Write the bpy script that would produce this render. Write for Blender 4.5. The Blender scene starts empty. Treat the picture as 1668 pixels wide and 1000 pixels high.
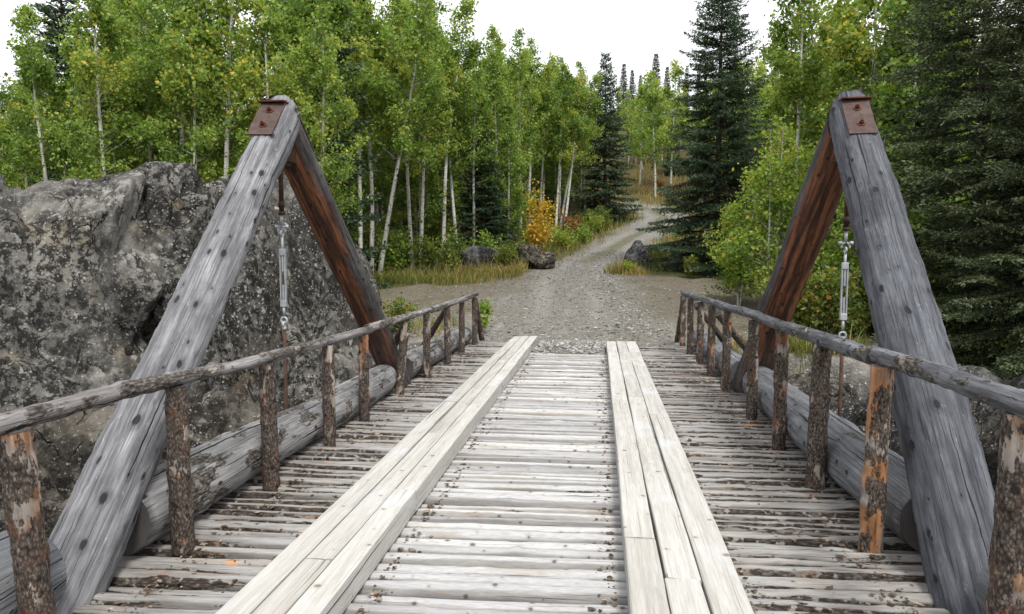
import bpy, bmesh, math, random
import numpy as np
from mathutils import Matrix, Vector

sc = bpy.context.scene
C = sc.collection
R = math.radians

# ------------------------------------------------------------------ camera
YAW, PITCH, EYE = 0.1265, 0.0720, 1.64
cam_d = bpy.data.cameras.new('camera')
cam_d.sensor_width = 36.0
cam_d.lens = 24.0
cam_d.clip_start = 0.05
cam_d.clip_end = 3000
cam = bpy.data.objects.new('camera', cam_d)
cam.location = (0, 0, EYE)
cam.rotation_euler = (math.pi / 2 - PITCH, 0, YAW)
C.objects.link(cam)
sc.camera = cam

# ------------------------------------------------------------------ sky, sun, exposure
SUN_EL, SUN_AZ = R(58), R(150)          # overcast: a soft, high sun behind the right shoulder
world = bpy.data.worlds.new('World')
sc.world = world
world.use_nodes = True
wn = world.node_tree.nodes
wl = world.node_tree.links
wn.clear()
sky = wn.new('ShaderNodeTexSky')
sky.sky_type = 'NISHITA'
sky.sun_disc = False
sky.sun_elevation = SUN_EL
sky.sun_rotation = SUN_AZ
sky.air_density = 1.0
sky.dust_density = 3.0
hsv = wn.new('ShaderNodeHueSaturation')
hsv.inputs['Saturation'].default_value = 0.10
wl.new(sky.outputs[0], hsv.inputs['Color'])
cloud = wn.new('ShaderNodeMix')
cloud.data_type = 'RGBA'
cloud.inputs[0].default_value = 0.72
wl.new(hsv.outputs[0], cloud.inputs[6])
cloud.inputs[7].default_value = (8.6, 8.75, 9.0, 1)
bg = wn.new('ShaderNodeBackground')
bg.inputs['Strength'].default_value = 0.085
wl.new(cloud.outputs[2], bg.inputs['Color'])
wo = wn.new('ShaderNodeOutputWorld')
wl.new(bg.outputs[0], wo.inputs[0])

sun_d = bpy.data.lights.new('sun', 'SUN')
sun_d.energy = 1.5
sun_d.angle = R(14)
sun_d.color = (1.0, 0.97, 0.92)
sun = bpy.data.objects.new('sun', sun_d)
sdir = Vector((math.sin(SUN_AZ) * math.cos(SUN_EL), math.cos(SUN_AZ) * math.cos(SUN_EL), math.sin(SUN_EL)))
sun.rotation_euler = sdir.to_track_quat('Z', 'Y').to_euler()
sun.location = (8, -10, 20)
C.objects.link(sun)

sc.view_settings.view_transform = 'Standard'
sc.view_settings.look = 'None'
sc.view_settings.exposure = 1.24
sc.view_settings.gamma = 1.0
sc.view_settings.use_curve_mapping = False
sc.cycles.max_bounces = 4
sc.cycles.diffuse_bounces = 2
sc.cycles.transmission_bounces = 3
sc.cycles.glossy_bounces = 1

# ------------------------------------------------------------------ noise
def _hash(i, j, k):
    n = (i * 374761393 + j * 668265263 + k * 2147483647 + 1274126177) & 0xFFFFFFFF
    n = ((n ^ (n >> 13)) * 1274126177) & 0xFFFFFFFF
    n = (n ^ (n >> 16)) * 2246822519 & 0xFFFFFFFF
    return ((n ^ (n >> 15)) & 0xFFFFFF) / float(0xFFFFFF) * 2 - 1

def vnoise(p):
    p = np.asarray(p, float)
    i = np.floor(p).astype(np.int64)
    f = p - i
    f = f * f * f * (f * (f * 6 - 15) + 10)
    i = i & 0xFFFF
    x, y, z = i[..., 0], i[..., 1], i[..., 2]
    fx, fy, fz = f[..., 0], f[..., 1], f[..., 2]
    def L(a, b, t): return a + (b - a) * t
    c00 = L(_hash(x, y, z), _hash(x + 1, y, z), fx)
    c10 = L(_hash(x, y + 1, z), _hash(x + 1, y + 1, z), fx)
    c01 = L(_hash(x, y, z + 1), _hash(x + 1, y, z + 1), fx)
    c11 = L(_hash(x, y + 1, z + 1), _hash(x + 1, y + 1, z + 1), fx)
    return L(L(c00, c10, fy), L(c01, c11, fy), fz)

def fbm(p, o=4, g=0.5):
    p = np.asarray(p, float)
    s, a = 0.0, 1.0
    for k in range(o):
        s = s + a * vnoise(p + k * 17.3)
        p = p * 2.03
        a *= g
    return s

def sstep(a, b, x):
    t = np.clip((x - a) / (b - a), 0, 1)
    return t * t * (3 - 2 * t)

# ------------------------------------------------------------------ node materials
class Mat:
    def __init__(s, name):
        s.m = bpy.data.materials.new(name)
        s.m.use_nodes = True
        s.t = s.m.node_tree
        s.t.nodes.clear()
        s.out = s.n('ShaderNodeOutputMaterial')
        s.tc = s.n('ShaderNodeTexCoord')
        s.oi = s.n('ShaderNodeObjectInfo')
        s.obj = s.tc.outputs['Object']
        s.rnd = s.oi.outputs['Random']
    def n(s, ty, **k):
        d = s.t.nodes.new(ty)
        for a, b in k.items(): setattr(d, a, b)
        return d
    def put(s, sock, v):
        if isinstance(v, bpy.types.NodeSocket): s.t.links.new(v, sock)
        elif isinstance(v, (tuple, list)):
            sock.default_value = (*v, 1) if sock.type == 'RGBA' and len(v) == 3 else v
        else: sock.default_value = v
    def math(s, op, a, b=0.0, clamp=False):
        d = s.n('ShaderNodeMath', operation=op, use_clamp=clamp)
        s.put(d.inputs[0], a); s.put(d.inputs[1], b)
        return d.outputs[0]
    def vec(s, op, a, b):
        d = s.n('ShaderNodeVectorMath', operation=op)
        s.put(d.inputs[0], a); s.put(d.inputs[1], b)
        return d.outputs[0]
    def shift(s, v, k=41.0):
        c = s.n('ShaderNodeCombineXYZ')
        for i, q in enumerate((1.0, .61, .37)): s.put(c.inputs[i], s.math('MULTIPLY', s.rnd, k * q))
        return s.vec('ADD', v, c.outputs[0])
    def scale(s, v, k): return s.vec('MULTIPLY', v, k)
    def noise(s, v, sc_, det=4, rough=.55, dist=0.0):
        d = s.n('ShaderNodeTexNoise')
        s.put(d.inputs['Vector'], v)
        d.inputs['Scale'].default_value = sc_
        d.inputs['Detail'].default_value = det
        d.inputs['Roughness'].default_value = rough
        d.inputs['Distortion'].default_value = dist
        return d.outputs['Fac']
    def voro(s, v, sc_, feature='F1', out='Distance', rnd=1.0):
        d = s.n('ShaderNodeTexVoronoi', feature=feature)
        s.put(d.inputs['Vector'], v)
        d.inputs['Scale'].default_value = sc_
        d.inputs['Randomness'].default_value = rnd
        return d.outputs[out]
    def rng(s, v, a, b, c=0.0, d=1.0):
        n = s.n('ShaderNodeMapRange', interpolation_type='SMOOTHSTEP')
        s.put(n.inputs['Value'], v)
        for k, q in zip(('From Min', 'From Max', 'To Min', 'To Max'), (a, b, c, d)): s.put(n.inputs[k], q)
        return n.outputs[0]
    def ramp(s, f, stops, interp='LINEAR'):
        d = s.n('ShaderNodeValToRGB')
        d.color_ramp.interpolation = interp
        e = d.color_ramp.elements
        while len(e) < len(stops): e.new(0.5)
        for el, (p, c) in zip(e, stops):
            el.position = p
            el.color = (*c, 1)
        s.put(d.inputs[0], f)
        return d.outputs[0]
    def mix(s, f, a, b, blend='MIX'):
        d = s.n('ShaderNodeMix', data_type='RGBA', blend_type=blend)
        s.put(d.inputs[0], f); s.put(d.inputs[6], a); s.put(d.inputs[7], b)
        return d.outputs[2]
    def attr(s, name, out='Fac'):
        return s.n('ShaderNodeAttribute', attribute_name=name).outputs[out]
    def line(s, n_, w):               # thin line where a noise crosses its middle
        return s.rng(s.math('ABSOLUTE', s.math('SUBTRACT', n_, .5)), 0.0, w, 1.0, 0.0)
    def bump(s, h, dist, strength=1.0, nrm=None):
        d = s.n('ShaderNodeBump')
        d.inputs['Strength'].default_value = strength
        d.inputs['Distance'].default_value = dist
        s.put(d.inputs['Height'], h)
        if nrm is not None: s.put(d.inputs['Normal'], nrm)
        return d.outputs[0]
    def done(s, col, rough=.85, nrm=None, metal=0.0, spec=.25, trans=None):
        b = s.n('ShaderNodeBsdfPrincipled')
        s.put(b.inputs['Base Color'], col)
        s.put(b.inputs['Roughness'], rough)
        s.put(b.inputs['Metallic'], metal)
        b.inputs['Specular IOR Level'].default_value = spec
        if nrm is not None: s.put(b.inputs['Normal'], nrm)
        o = b.outputs[0]
        if trans:
            t = s.n('ShaderNodeBsdfTranslucent')
            s.put(t.inputs[0], s.mix(1.0, col, trans[1], 'MULTIPLY'))
            x = s.n('ShaderNodeMixShader')
            x.inputs[0].default_value = trans[0]
            s.t.links.new(o, x.inputs[1]); s.t.links.new(t.outputs[0], x.inputs[2])
            o = x.outputs[0]
        s.t.links.new(o, s.out.inputs['Surface'])
        return s.m

def sepx(m, v):
    d = m.n('ShaderNodeSeparateXYZ')
    m.put(d.inputs[0], v)
    return d.outputs

def wrap(m, k=1.0):                # unrolled log surface: metres along, metres round
    x, y, z = sepx(m, m.obj)
    a = m.math('ARCTAN2', y, z)
    c = m.n('ShaderNodeCombineXYZ')
    m.put(c.inputs[0], m.math('ADD', x, m.math('MULTIPLY', m.rnd, 37.0)))
    m.put(c.inputs[1], m.math('ADD', m.math('MULTIPLY', a, k), m.math('MULTIPLY', m.rnd, 11.0)))
    return c.outputs[0]

def v2(m, v, sc_, feature='F1'):
    d = m.n('ShaderNodeTexVoronoi', feature=feature, voronoi_dimensions='2D')
    m.put(d.inputs['Vector'], v)
    d.inputs['Scale'].default_value = sc_
    return d.outputs['Distance']

def checks(m, uv, freq, w, cover, along=.9, wob=.5, seed=0.0):     # drying cracks: straight with the grain, tapering out
    x, y, z = sepx(m, uv)
    slow = m.math('MULTIPLY', m.math('SUBTRACT', m.noise(m.scale(uv, (.7, 1.5, 1)), 1.0, 4, .6), .5), wob * 2)
    t = m.math('ADD', m.math('ADD', m.math('MULTIPLY', y, freq), slow), seed)
    cell = m.math('FLOOR', t)
    h_ = m.math('FRACT', m.math('MULTIPLY', m.math('SINE', m.math('MULTIPLY', cell, 12.9898)), 43758.5))
    d = m.math('ABSOLUTE', m.math('SUBTRACT', m.math('SUBTRACT', t, cell), m.math('ADD', .25, m.math('MULTIPLY', h_, .5))))
    c = m.n('ShaderNodeCombineXYZ')
    m.put(c.inputs[0], m.math('MULTIPLY', x, along)); m.put(c.inputs[1], m.math('MULTIPLY', cell, 7.31))
    gate = m.noise(c.outputs[0], 1.0, 2, .5)
    wid = m.math('MULTIPLY', m.math('SUBTRACT', gate, 1 - cover), w * freq * 8, True)
    return m.math('MULTIPLY', m.math('SUBTRACT', m.math('MINIMUM', wid, w * freq), d), 3.0 / (w * freq), True)

def knots(m, uv, sc_, size, jit=.06):            # dark branch stubs of mixed size, squashed along the grain
    d = m.n('ShaderNodeTexVoronoi', feature='F1', voronoi_dimensions='2D')
    m.put(d.inputs['Vector'], uv)
    d.inputs['Scale'].default_value = sc_
    r = sepx(m, d.outputs['Color'])
    dist = m.math('ADD', d.outputs['Distance'], m.math('MULTIPLY', m.math('SUBTRACT', m.noise(m.scale(uv, (60, 80, 1)), 1.0, 2), .5), jit))
    sz = m.math('MULTIPLY', m.math('POWER', r[0], 1.8), size)
    km = m.math('MULTIPLY', m.math('SUBTRACT', sz, dist), 2.6 / size, True)
    halo = m.rng(m.math('SUBTRACT', dist, sz), 0.0, size * .9, .35, 0)
    return km, m.math('MULTIPLY', halo, m.rng(r[0], .25, .6))

def weathered_log(name, light, dark, under=None, crack=.012, knot=.10, kscale=3.2, bark=0.0, streak=(.7, .72, .76)):
    m = Mat(name)
    co = m.shift(m.obj)
    g = m.noise(m.scale(co, (1.6, 22, 22)), 1.0, 7, .65)
    f = m.noise(m.scale(co, (7, 90, 90)), 1.0, 3, .6)
    b = m.noise(co, 2.6, 5, .6)
    col = m.mix(m.rng(g, .30, .70), dark, light)
    col = m.mix(m.rng(b, .42, .70, 0, .55), col, dark)
    col = m.mix(m.rng(m.noise(m.scale(co, (11, 30, 30)), 1.0, 6, .8), .62, .69, 0, .6), col, streak)
    col = m.mix(m.rng(m.noise(m.scale(co, (16, 40, 40)), 1.0, 6, .8), .60, .68, 0, .6), col, tuple(c * .5 for c in dark))
    uv = wrap(m, .19 if kscale < 4 else .055)
    col = m.mix(m.rng(f, .35, .7, .28, 0), col, tuple(c * .45 for c in dark))
    h = m.math('ADD', m.math('MULTIPLY', g, .5), m.math('MULTIPLY', f, .35))
    if under:
        x, y, z = sepx(m, m.obj)
        u = m.math('ADD', z, m.math('MULTIPLY', m.math('SUBTRACT', m.noise(m.scale(co, (1.2, 9, 9)), 1.0, 5, .6), .5), .28))
        um = m.math('MULTIPLY', m.rng(u, -.03, -.09), m.rng(x, .9, 2.0, .25, 1))
        uc = m.ramp(m.noise(m.scale(co, (1.5, 17, 17)), 1.0, 6, .65), [(.34, under[0]), (.50, under[1]), (.62, under[2]), (.76, under[1])])
        col = m.mix(um, col, uc)
    if bark:
        bm_ = m.rng(m.noise(m.scale(co, (2.4, 7, 7)), 1.0, 6, .62), .62 - bark * .22, .66 - bark * .22)
        fl = m.voro(m.scale(co, (26, 60, 60)), 1.0)
        bc = m.ramp(fl, [(.1, (.23, .21, .19)), (.45, (.12, .105, .092)), (.9, (.03, .025, .022))])
        bc = m.mix(m.rng(m.noise(co, 9, 3), .58, .66), bc, (.30, .27, .23))
        col = m.mix(bm_, col, bc)
        h = m.math('ADD', h, m.math('MULTIPLY', bm_, m.math('SUBTRACT', 1.2, fl)))
    ck = m.math('MAXIMUM', checks(m, uv, 11, .0065, .49, .6, .7), m.math('MULTIPLY', checks(m, uv, 48, .0017, .52, 1.6, .9, 4.4), .7))
    col = m.mix(ck, col, (.02, .018, .017))
    if knot:
        km, ring = knots(m, m.vec('ADD', m.scale(uv, (.7, 1.2, 1)), m.scale(m.n('ShaderNodeTexNoise').outputs['Color'], (.02, .02, 0))), kscale * 2.1, knot * 1.9)
        col = m.mix(ring, col, tuple(c * .7 for c in dark))
        col = m.mix(m.math('MULTIPLY', km, .9), col, (.022, .02, .02))
        h = m.math('SUBTRACT', m.math('ADD', h, ring), m.math('MULTIPLY', km, .9))
    h = m.math('SUBTRACT', h, m.math('MULTIPLY', ck, 1.4))
    col = m.mix(1.0, col, (.8, .8, .8), 'MULTIPLY')
    return m.done(col, .82, m.bump(h, .012, .9), spec=.2)

def bark_post(name, cover=.74, wood_c=(.20, .105, .06), pale=(.42, .38, .33)):
    m = Mat(name)
    co = m.shift(m.obj)
    g = m.noise(m.scale(co, (3, 30, 30)), 1.0, 6, .65)
    under = m.ramp(g, [(.3, tuple(c * .35 for c in wood_c)), (.5, wood_c), (.72, pale)])
    under = m.mix(m.rng(m.noise(co, 4.2, 3), .45, .58), under, m.ramp(g, [(.3, (.10, .085, .075)), (.7, (.33, .29, .255))]))
    fl = m.math('ADD', m.math('MULTIPLY', m.voro(m.scale(co, (44, 85, 85)), 1.0), .6), m.math('MULTIPLY', m.noise(m.scale(co, (40, 60, 60)), 1.0, 5, .75), .55))
    bark = m.ramp(fl, [(.30, (.15, .118, .096)), (.52, (.068, .053, .044)), (.80, (.020, .016, .014))])
    bark = m.mix(m.rng(m.noise(m.scale(co, (28, 55, 55)), 1.0, 5, .75), .56, .64, 0, .8), bark, (.21, .188, .16))
    bark = m.mix(m.rng(m.noise(co, 6, 4, .6), .56, .66, 0, .6), bark, (.10, .05, .03))
    n_ = m.noise(m.scale(co, (4, 9, 9)), 1.0, 6, .66)
    bmk = m.rng(n_, .60 - cover * .28, .63 - cover * .28)
    col = m.mix(bmk, under, bark)
    h = m.math('ADD', m.math('MULTIPLY', g, .25), m.math('MULTIPLY', bmk, m.math('SUBTRACT', 1.35, fl)))
    kd = m.voro(m.vec('ADD', co, (1.3, 5.1, 2.7)), 6.0)
    km = m.rng(kd, .07, .13, 1, 0)
    col = m.mix(km, col, (.02, .016, .014))
    return m.done(col, .88, m.bump(h, .008, 1.0), spec=.15)

def deck_log_mat():
    m = Mat('deck_log_wood')
    co = m.shift(m.obj)
    x, y, z = sepx(m, m.obj)
    g = m.noise(m.scale(co, (3.0, 30, 30)), 1.0, 7, .68)
    f = m.noise(m.scale(co, (16, 120, 120)), 1.0, 3, .6)
    uv = wrap(m, .055)
    tone = m.math('ADD', m.math('MULTIPLY', g, .55), m.math('MULTIPLY', m.rnd, .50))
    col = m.ramp(tone, [(.22, (.30, .295, .30)), (.42, (.45, .445, .45)), (.62, (.55, .545, .54)), (.85, (.62, .605, .58))])
    col = m.mix(m.rng(f, .35, .62, .30, 0), col, (.20, .19, .19))
    # trodden, bleached middle; greyer, bark-clad ends under the rails
    e = m.math('ABSOLUTE', m.math('ADD', x, .13))
    edge = m.rng(m.math('ADD', e, m.math('MULTIPLY', m.math('SUBTRACT', m.rnd, .5), .4)), .72, 1.75)
    col = m.mix(m.math('MULTIPLY', edge, .85), col, m.ramp(g, [(.3, (.085, .076, .068)), (.5, (.22, .205, .19)), (.75, (.40, .385, .37))]))
    stain = m.rng(m.noise(m.scale(co, (1.3, 6, 6)), 1.0, 5, .6), .57, .72, 0, .6)
    col = m.mix(stain, col, (.33, .27, .21))
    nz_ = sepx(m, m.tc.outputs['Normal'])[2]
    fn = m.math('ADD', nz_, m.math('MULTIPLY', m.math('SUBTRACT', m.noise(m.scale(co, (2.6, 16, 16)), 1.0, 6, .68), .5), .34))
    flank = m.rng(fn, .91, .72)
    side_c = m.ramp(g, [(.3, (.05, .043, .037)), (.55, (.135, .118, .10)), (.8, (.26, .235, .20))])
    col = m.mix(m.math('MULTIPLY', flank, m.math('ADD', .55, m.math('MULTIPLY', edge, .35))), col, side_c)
    bn = m.math('ADD', m.noise(m.scale(co, (2.2, 9, 9)), 1.0, 7, .66), m.math('MULTIPLY', edge, .09))
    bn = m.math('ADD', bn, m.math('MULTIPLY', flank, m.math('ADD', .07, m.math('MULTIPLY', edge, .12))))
    bmk = m.rng(bn, .69, .72)
    fl = m.voro(m.scale(co, (24, 70, 70)), 1.0)
    bark = m.ramp(fl, [(.1, (.13, .105, .09)), (.45, (.055, .043, .036)), (.9, (.014, .011, .01))])
    bark = m.mix(m.rng(m.noise(co, 17, 3), .56, .64), bark, (.27, .25, .225))
    fr = m.math('MULTIPLY', m.rng(bn, .65, .69), m.rng(m.noise(co, 5.5, 3), .52, .60))
    col = m.mix(m.math('MULTIPLY', fr, .45), col, (.36, .20, .12))
    fr2 = m.rng(m.noise(m.scale(co, (3.6, 10, 10)), 1.0, 3), .70, .73)
    col = m.mix(bmk, col, bark)
    col = m.mix(m.math('MULTIPLY', fr2, edge), col, m.ramp(g, [(.35, (.42, .13, .05)), (.65, (.62, .33, .17))]))
    ck = checks(m, uv, 45, .0016, .42, 1.4, .6)
    col = m.mix(ck, col, (.03, .026, .024))
    km, ring = knots(m, m.scale(uv, (1, 1.2, 1)), 7.0, .12)
    col = m.mix(ring, col, (.22, .20, .19))
    col = m.mix(m.math('MULTIPLY', km, .75), col, (.05, .043, .04))
    h = m.math('ADD', m.math('ADD', m.math('MULTIPLY', g, .4), m.math('MULTIPLY', f, .3)), m.math('MULTIPLY', bmk, m.math('SUBTRACT', 1.2, fl)))
    h = m.math('SUBTRACT', h, m.math('MULTIPLY', ck, 1.2))
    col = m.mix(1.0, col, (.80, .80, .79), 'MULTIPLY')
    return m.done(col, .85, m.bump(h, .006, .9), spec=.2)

def plank_mat():
    m = Mat('sawn_plank_wood')
    co = m.shift(m.obj)
    g = m.noise(m.scale(co, (1.0, 26, 26)), 1.0, 6, .6, .6)
    f = m.noise(m.scale(co, (7, 130, 130)), 1.0, 3, .6)
    tone = m.math('ADD', m.math('MULTIPLY', g, .72), m.math('MULTIPLY', m.rnd, .24))
    col = m.ramp(tone, [(.25, (.36, .335, .29)), (.45, (.50, .475, .42)), (.62, (.59, .565, .51)), (.85, (.64, .625, .595))])
    col = m.mix(m.rng(f, .34, .60, .28, 0), col, (.32, .27, .21))
    col = m.mix(m.rng(m.noise(co, 1.8, 4), .52, .72, 0, .5), col, (.60, .60, .61))
    col = m.mix(m.rng(m.noise(m.scale(co, (2.5, 30, 30)), 1.0, 4), .63, .72, 0, .6), col, (.36, .32, .27))
    px_, py_, pz_ = sepx(m, co)
    cc = m.n('ShaderNodeCombineXYZ')
    m.put(cc.inputs[0], px_); m.put(cc.inputs[1], m.math('ADD', py_, pz_))
    uv = cc.outputs[0]
    ck = m.math('MAXIMUM', checks(m, uv, 11, .0040, .45, .5, .35), m.math('MULTIPLY', checks(m, uv, 60, .0010, .45, 1.3, .5, 3.1), .5))
    col = m.mix(ck, col, (.035, .028, .022))
    col = m.mix(m.rng(m.noise(m.scale(co, (1.2, 5, 5)), 1.0, 6, .7), .55, .70, 0, .45), col, (.30, .28, .25))
    km, ring = knots(m, uv, 4.0, .09)
    col = m.mix(ring, col, (.45, .36, .26))
    col = m.mix(m.math('MULTIPLY', km, .7), col, (.14, .10, .07))
    h = m.math('SUBTRACT', m.math('ADD', m.math('MULTIPLY', g, .4), m.math('MULTIPLY', f, .4)), m.math('MULTIPLY', ck, 2.0))
    col = m.mix(1.0, col, (.80, .82, .86), 'MULTIPLY')
    return m.done(col, .85, m.bump(h, .006, .8), spec=.2)

def end_grain():
    m = Mat('log_end_grain')
    co = m.shift(m.obj)
    x, y, z = sepx(m, m.obj)
    r = m.math('SQRT', m.math('ADD', m.math('MULTIPLY', y, y), m.math('MULTIPLY', z, z)))
    w = m.math('SINE', m.math('MULTIPLY', m.math('ADD', r, m.math('MULTIPLY', m.noise(co, 7, 2), .02)), 520))
    col = m.mix(m.rng(w, -1, 1), (.045, .041, .038), (.075, .07, .066))
    col = m.mix(m.rng(m.noise(co, 9, 5), .4, .65), col, (.07, .066, .064))
    return m.done(col, .9, m.bump(w, .002, .15))

def flat_metal(name, col, var, metal, rough, spots=None):
    m = Mat(name)
    co = m.shift(m.obj)
    c = m.mix(m.rng(m.noise(co, 11, 5, .65), .35, .68), col, var)
    if spots: c = m.mix(m.rng(m.noise(co, 34, 4, .7), .55, .68), c, spots)
    return m.done(c, rough, m.bump(m.noise(co, 70, 3), .002, .35), metal)

def rock_mat(name, base=(.10, .095, .09), light=(.36, .345, .32), brown=(.24, .17, .10), lichen=.5):
    m = Mat(name)
    co = m.shift(m.obj, 23)
    big = m.noise(co, .7, 6, .62)
    cleav = m.noise(m.scale(co, (2.4, 2.4, .7)), 1.0, 8, .72, .5)
    fine = m.noise(co, 7, 9, .74)
    col = m.ramp(cleav, [(.30, tuple(c * .35 for c in base)), (.46, base), (.60, tuple(c * 1.7 for c in base)), (.76, light)])
    col = m.mix(m.rng(big, .46, .60, 0, .6), col, light)
    col = m.mix(m.rng(m.noise(m.scale(m.vec('ADD', co, (1, 3, 9)), (1.6, 1.6, .35)), 1.0, 5, .6), .53, .62, 0, .75), col, tuple(c * .3 for c in base))
    col = m.mix(m.rng(m.noise(m.vec('ADD', co, (9, 4, 2)), 1.1, 6, .65), .54, .68, 0, .7), col, brown)
    dk = m.math('MULTIPLY', m.rng(fine, .44, .54), m.rng(m.noise(m.vec('ADD', co, (2, 8, 5)), .55, 6, .62), .34, .50, .15, 1))
    col = m.mix(m.math('MULTIPLY', dk, .95), col, tuple(c * .22 for c in base))
    l1 = m.math('ADD', m.voro(co, 14), m.math('MULTIPLY', m.math('SUBTRACT', m.noise(co, 30, 5, .75), .5), 1.1))
    lm = m.math('MULTIPLY', m.rng(l1, .13, .22, 1, 0), m.rng(m.noise(co, 1.9, 4, .6), .58 - lichen * .2, .66 - lichen * .14))
    col = m.mix(m.math('MULTIPLY', lm, .8), col, (.38, .37, .33))
    lp = m.math('ADD', m.voro(m.vec('ADD', co, (4, 7, 1)), 4.2), m.math('MULTIPLY', m.math('SUBTRACT', m.noise(co, 13, 6, .75), .5), 1.3))
    col = m.mix(m.math('MULTIPLY', m.rng(lp, .10, .20, 1, 0), .75 * min(1, lichen * 1.2)), col, m.mix(m.noise(co, 40, 3), (.22, .215, .19), (.46, .45, .41)))
    l2 = m.rng(m.noise(co, 24, 6, .78), .585, .63)
    col = m.mix(m.math('MULTIPLY', l2, m.rng(m.noise(co, 1.3, 3), .40, .52, .2, 1)), col, (.36, .35, .315))
    wv_ = m.n('ShaderNodeTexNoise'); m.put(wv_.inputs['Vector'], co); wv_.inputs['Scale'].default_value = 3.0; wv_.inputs['Detail'].default_value = 5
    cp = m.vec('ADD', m.scale(co, (1.0, 1.0, .38)), m.scale(m.vec('SUBTRACT', wv_.outputs['Color'], (.5, .5, .5)), (.28, .28, .28)))
    ce = m.voro(cp, 1.25, 'DISTANCE_TO_EDGE')
    ck = m.math('MULTIPLY', m.rng(ce, .002, .009, 1, 0), m.rng(m.noise(co, 1.2, 3), .48, .54))
    col = m.mix(ck, col, (.012, .011, .01))
    h = m.math('ADD', m.math('MULTIPLY', cleav, 1.2), m.math('MULTIPLY', fine, .9))
    h = m.math('SUBTRACT', h, m.math('MULTIPLY', ck, .8))
    return m.done(col, .92, m.bump(h, .08, 1.0), spec=.15)

def ground_mat():
    m = Mat('ground_earth')
    co = m.obj
    gravel = m.attr('gravel')
    grass = m.attr('grass')
    rock = m.attr('rock')
    s1 = m.voro(co, 22)
    s2 = m.voro(co, 55)
    sc_ = m.voro(co, 22, out='Color')
    sx = sepx(m, sc_)
    patch = m.noise(co, .55, 5, .6)
    gr = m.mix(sx[0], (.13, .125, .115), (.40, .385, .36))
    gr = m.mix(m.rng(m.noise(co, 30, 4, .7), .40, .66), gr, (.20, .185, .16))
    gr = m.mix(m.rng(patch, .46, .66, 0, .55), gr, (.215, .19, .15))
    gr = m.mix(m.rng(m.noise(m.scale(co, (1.2, .35, 1)), 1.6, 4), .55, .7, 0, .5), gr, (.36, .35, .335))
    tr_ = m.attr('track')
    dirt = m.ramp(m.noise(co, 16, 6, .72), [(.3, (.075, .066, .052)), (.5, (.175, .152, .118)), (.68, (.28, .25, .20))])
    dirt = m.mix(m.rng(m.noise(co, 1.1, 4), .50, .62, 0, .5), dirt, (.10, .105, .05))
    dirt = m.mix(m.rng(m.voro(co, 22), .10, .22, .5, 0), dirt, (.34, .32, .28))
    gr = m.mix(m.math('MULTIPLY', m.math('SUBTRACT', 1.0, tr_), .85), gr, dirt)
    gr = m.mix(m.math('MULTIPLY', m.attr('rut'), .6), gr, (.36, .35, .335))
    lit = m.ramp(m.noise(co, 26, 4, .7), [(.3, (.03, .024, .016)), (.5, (.085, .062, .032)), (.62, (.16, .11, .05)), (.75, (.28, .20, .09))])
    lit = m.mix(m.rng(m.noise(co, 3.5, 4), .45, .6, 0, .7), lit, (.065, .075, .028))
    gs = m.ramp(m.noise(co, 18, 5, .7), [(.3, (.05, .06, .02)), (.55, (.12, .135, .045)), (.75, (.26, .22, .09))])
    col = m.mix(gravel, lit, gr)
    col = m.mix(grass, col, gs)
    rk = m.ramp(m.noise(m.scale(co, (1.4, 1.4, .5)), 1.2, 8, .7), [(.3, (.03, .028, .026)), (.5, (.10, .095, .088)), (.7, (.26, .25, .23))])
    rk = m.mix(m.rng(m.noise(co, 12, 5, .7), .58, .64), rk, (.42, .41, .37))
    col = m.mix(1.0, col, (.70, .695, .68), 'MULTIPLY')
    col = m.mix(rock, col, rk)
    h = m.math('ADD', m.math('SUBTRACT', 1.0, s1), m.math('MULTIPLY', m.math('SUBTRACT', 1.0, s2), .4))
    h = m.math('ADD', h, m.math('MULTIPLY', m.noise(co, 6, 5), .6))
    return m.done(col, .95, m.bump(h, .02, .8), spec=.1)

def leaf_mat(name, stops, trans=(.45, (1.15, 1.2, .6)), shift=.22):
    m = Mat(name)
    v = m.attr('v')
    f = m.math('ADD', v, m.math('MULTIPLY', m.math('SUBTRACT', m.rnd, .5), shift))
    col = m.ramp(f, stops)
    return m.done(col, .5, None, 0, .3, trans)

def aspen_bark(name='aspen_bark'):
    m = Mat(name)
    co = m.shift(m.obj, 60)
    x, y, z = sepx(m, m.obj)
    col = m.ramp(m.noise(m.scale(co, (3, 3, 1.2)), 1.0, 4), [(.3, (.30, .29, .25)), (.6, (.56, .55, .50)), (.8, (.66, .65, .62))])
    band = m.rng(m.noise(m.scale(co, (7, 7, 26)), 1.0, 4, .6), .58, .63)
    col = m.mix(band, col, (.045, .04, .036))
    eye = m.rng(m.voro(m.scale(co, (4, 4, 2.6)), 1.0), .12, .2, 1, 0)
    col = m.mix(eye, col, (.02, .018, .017))
    col = m.mix(m.attr('v'), col, m.ramp(m.noise(co, 8, 3), [(.3, (.03, .026, .022)), (.7, (.10, .088, .075))]))
    return m.done(col, .8, m.bump(band, .01, .5), spec=.2)

def simple(name, c0, c1, scale_=8, rough=.9):
    m = Mat(name)
    co = m.shift(m.obj)
    n_ = m.noise(co, scale_, 5, .65)
    return m.done(m.mix(m.rng(n_, .35, .68), c0, c1), rough, m.bump(n_, .01, .7), spec=.15)

def attr_ramp(name, stops, trans=None):
    m = Mat(name)
    return m.done(m.ramp(m.attr('v'), stops), .9, None, 0, .1, trans)

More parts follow.
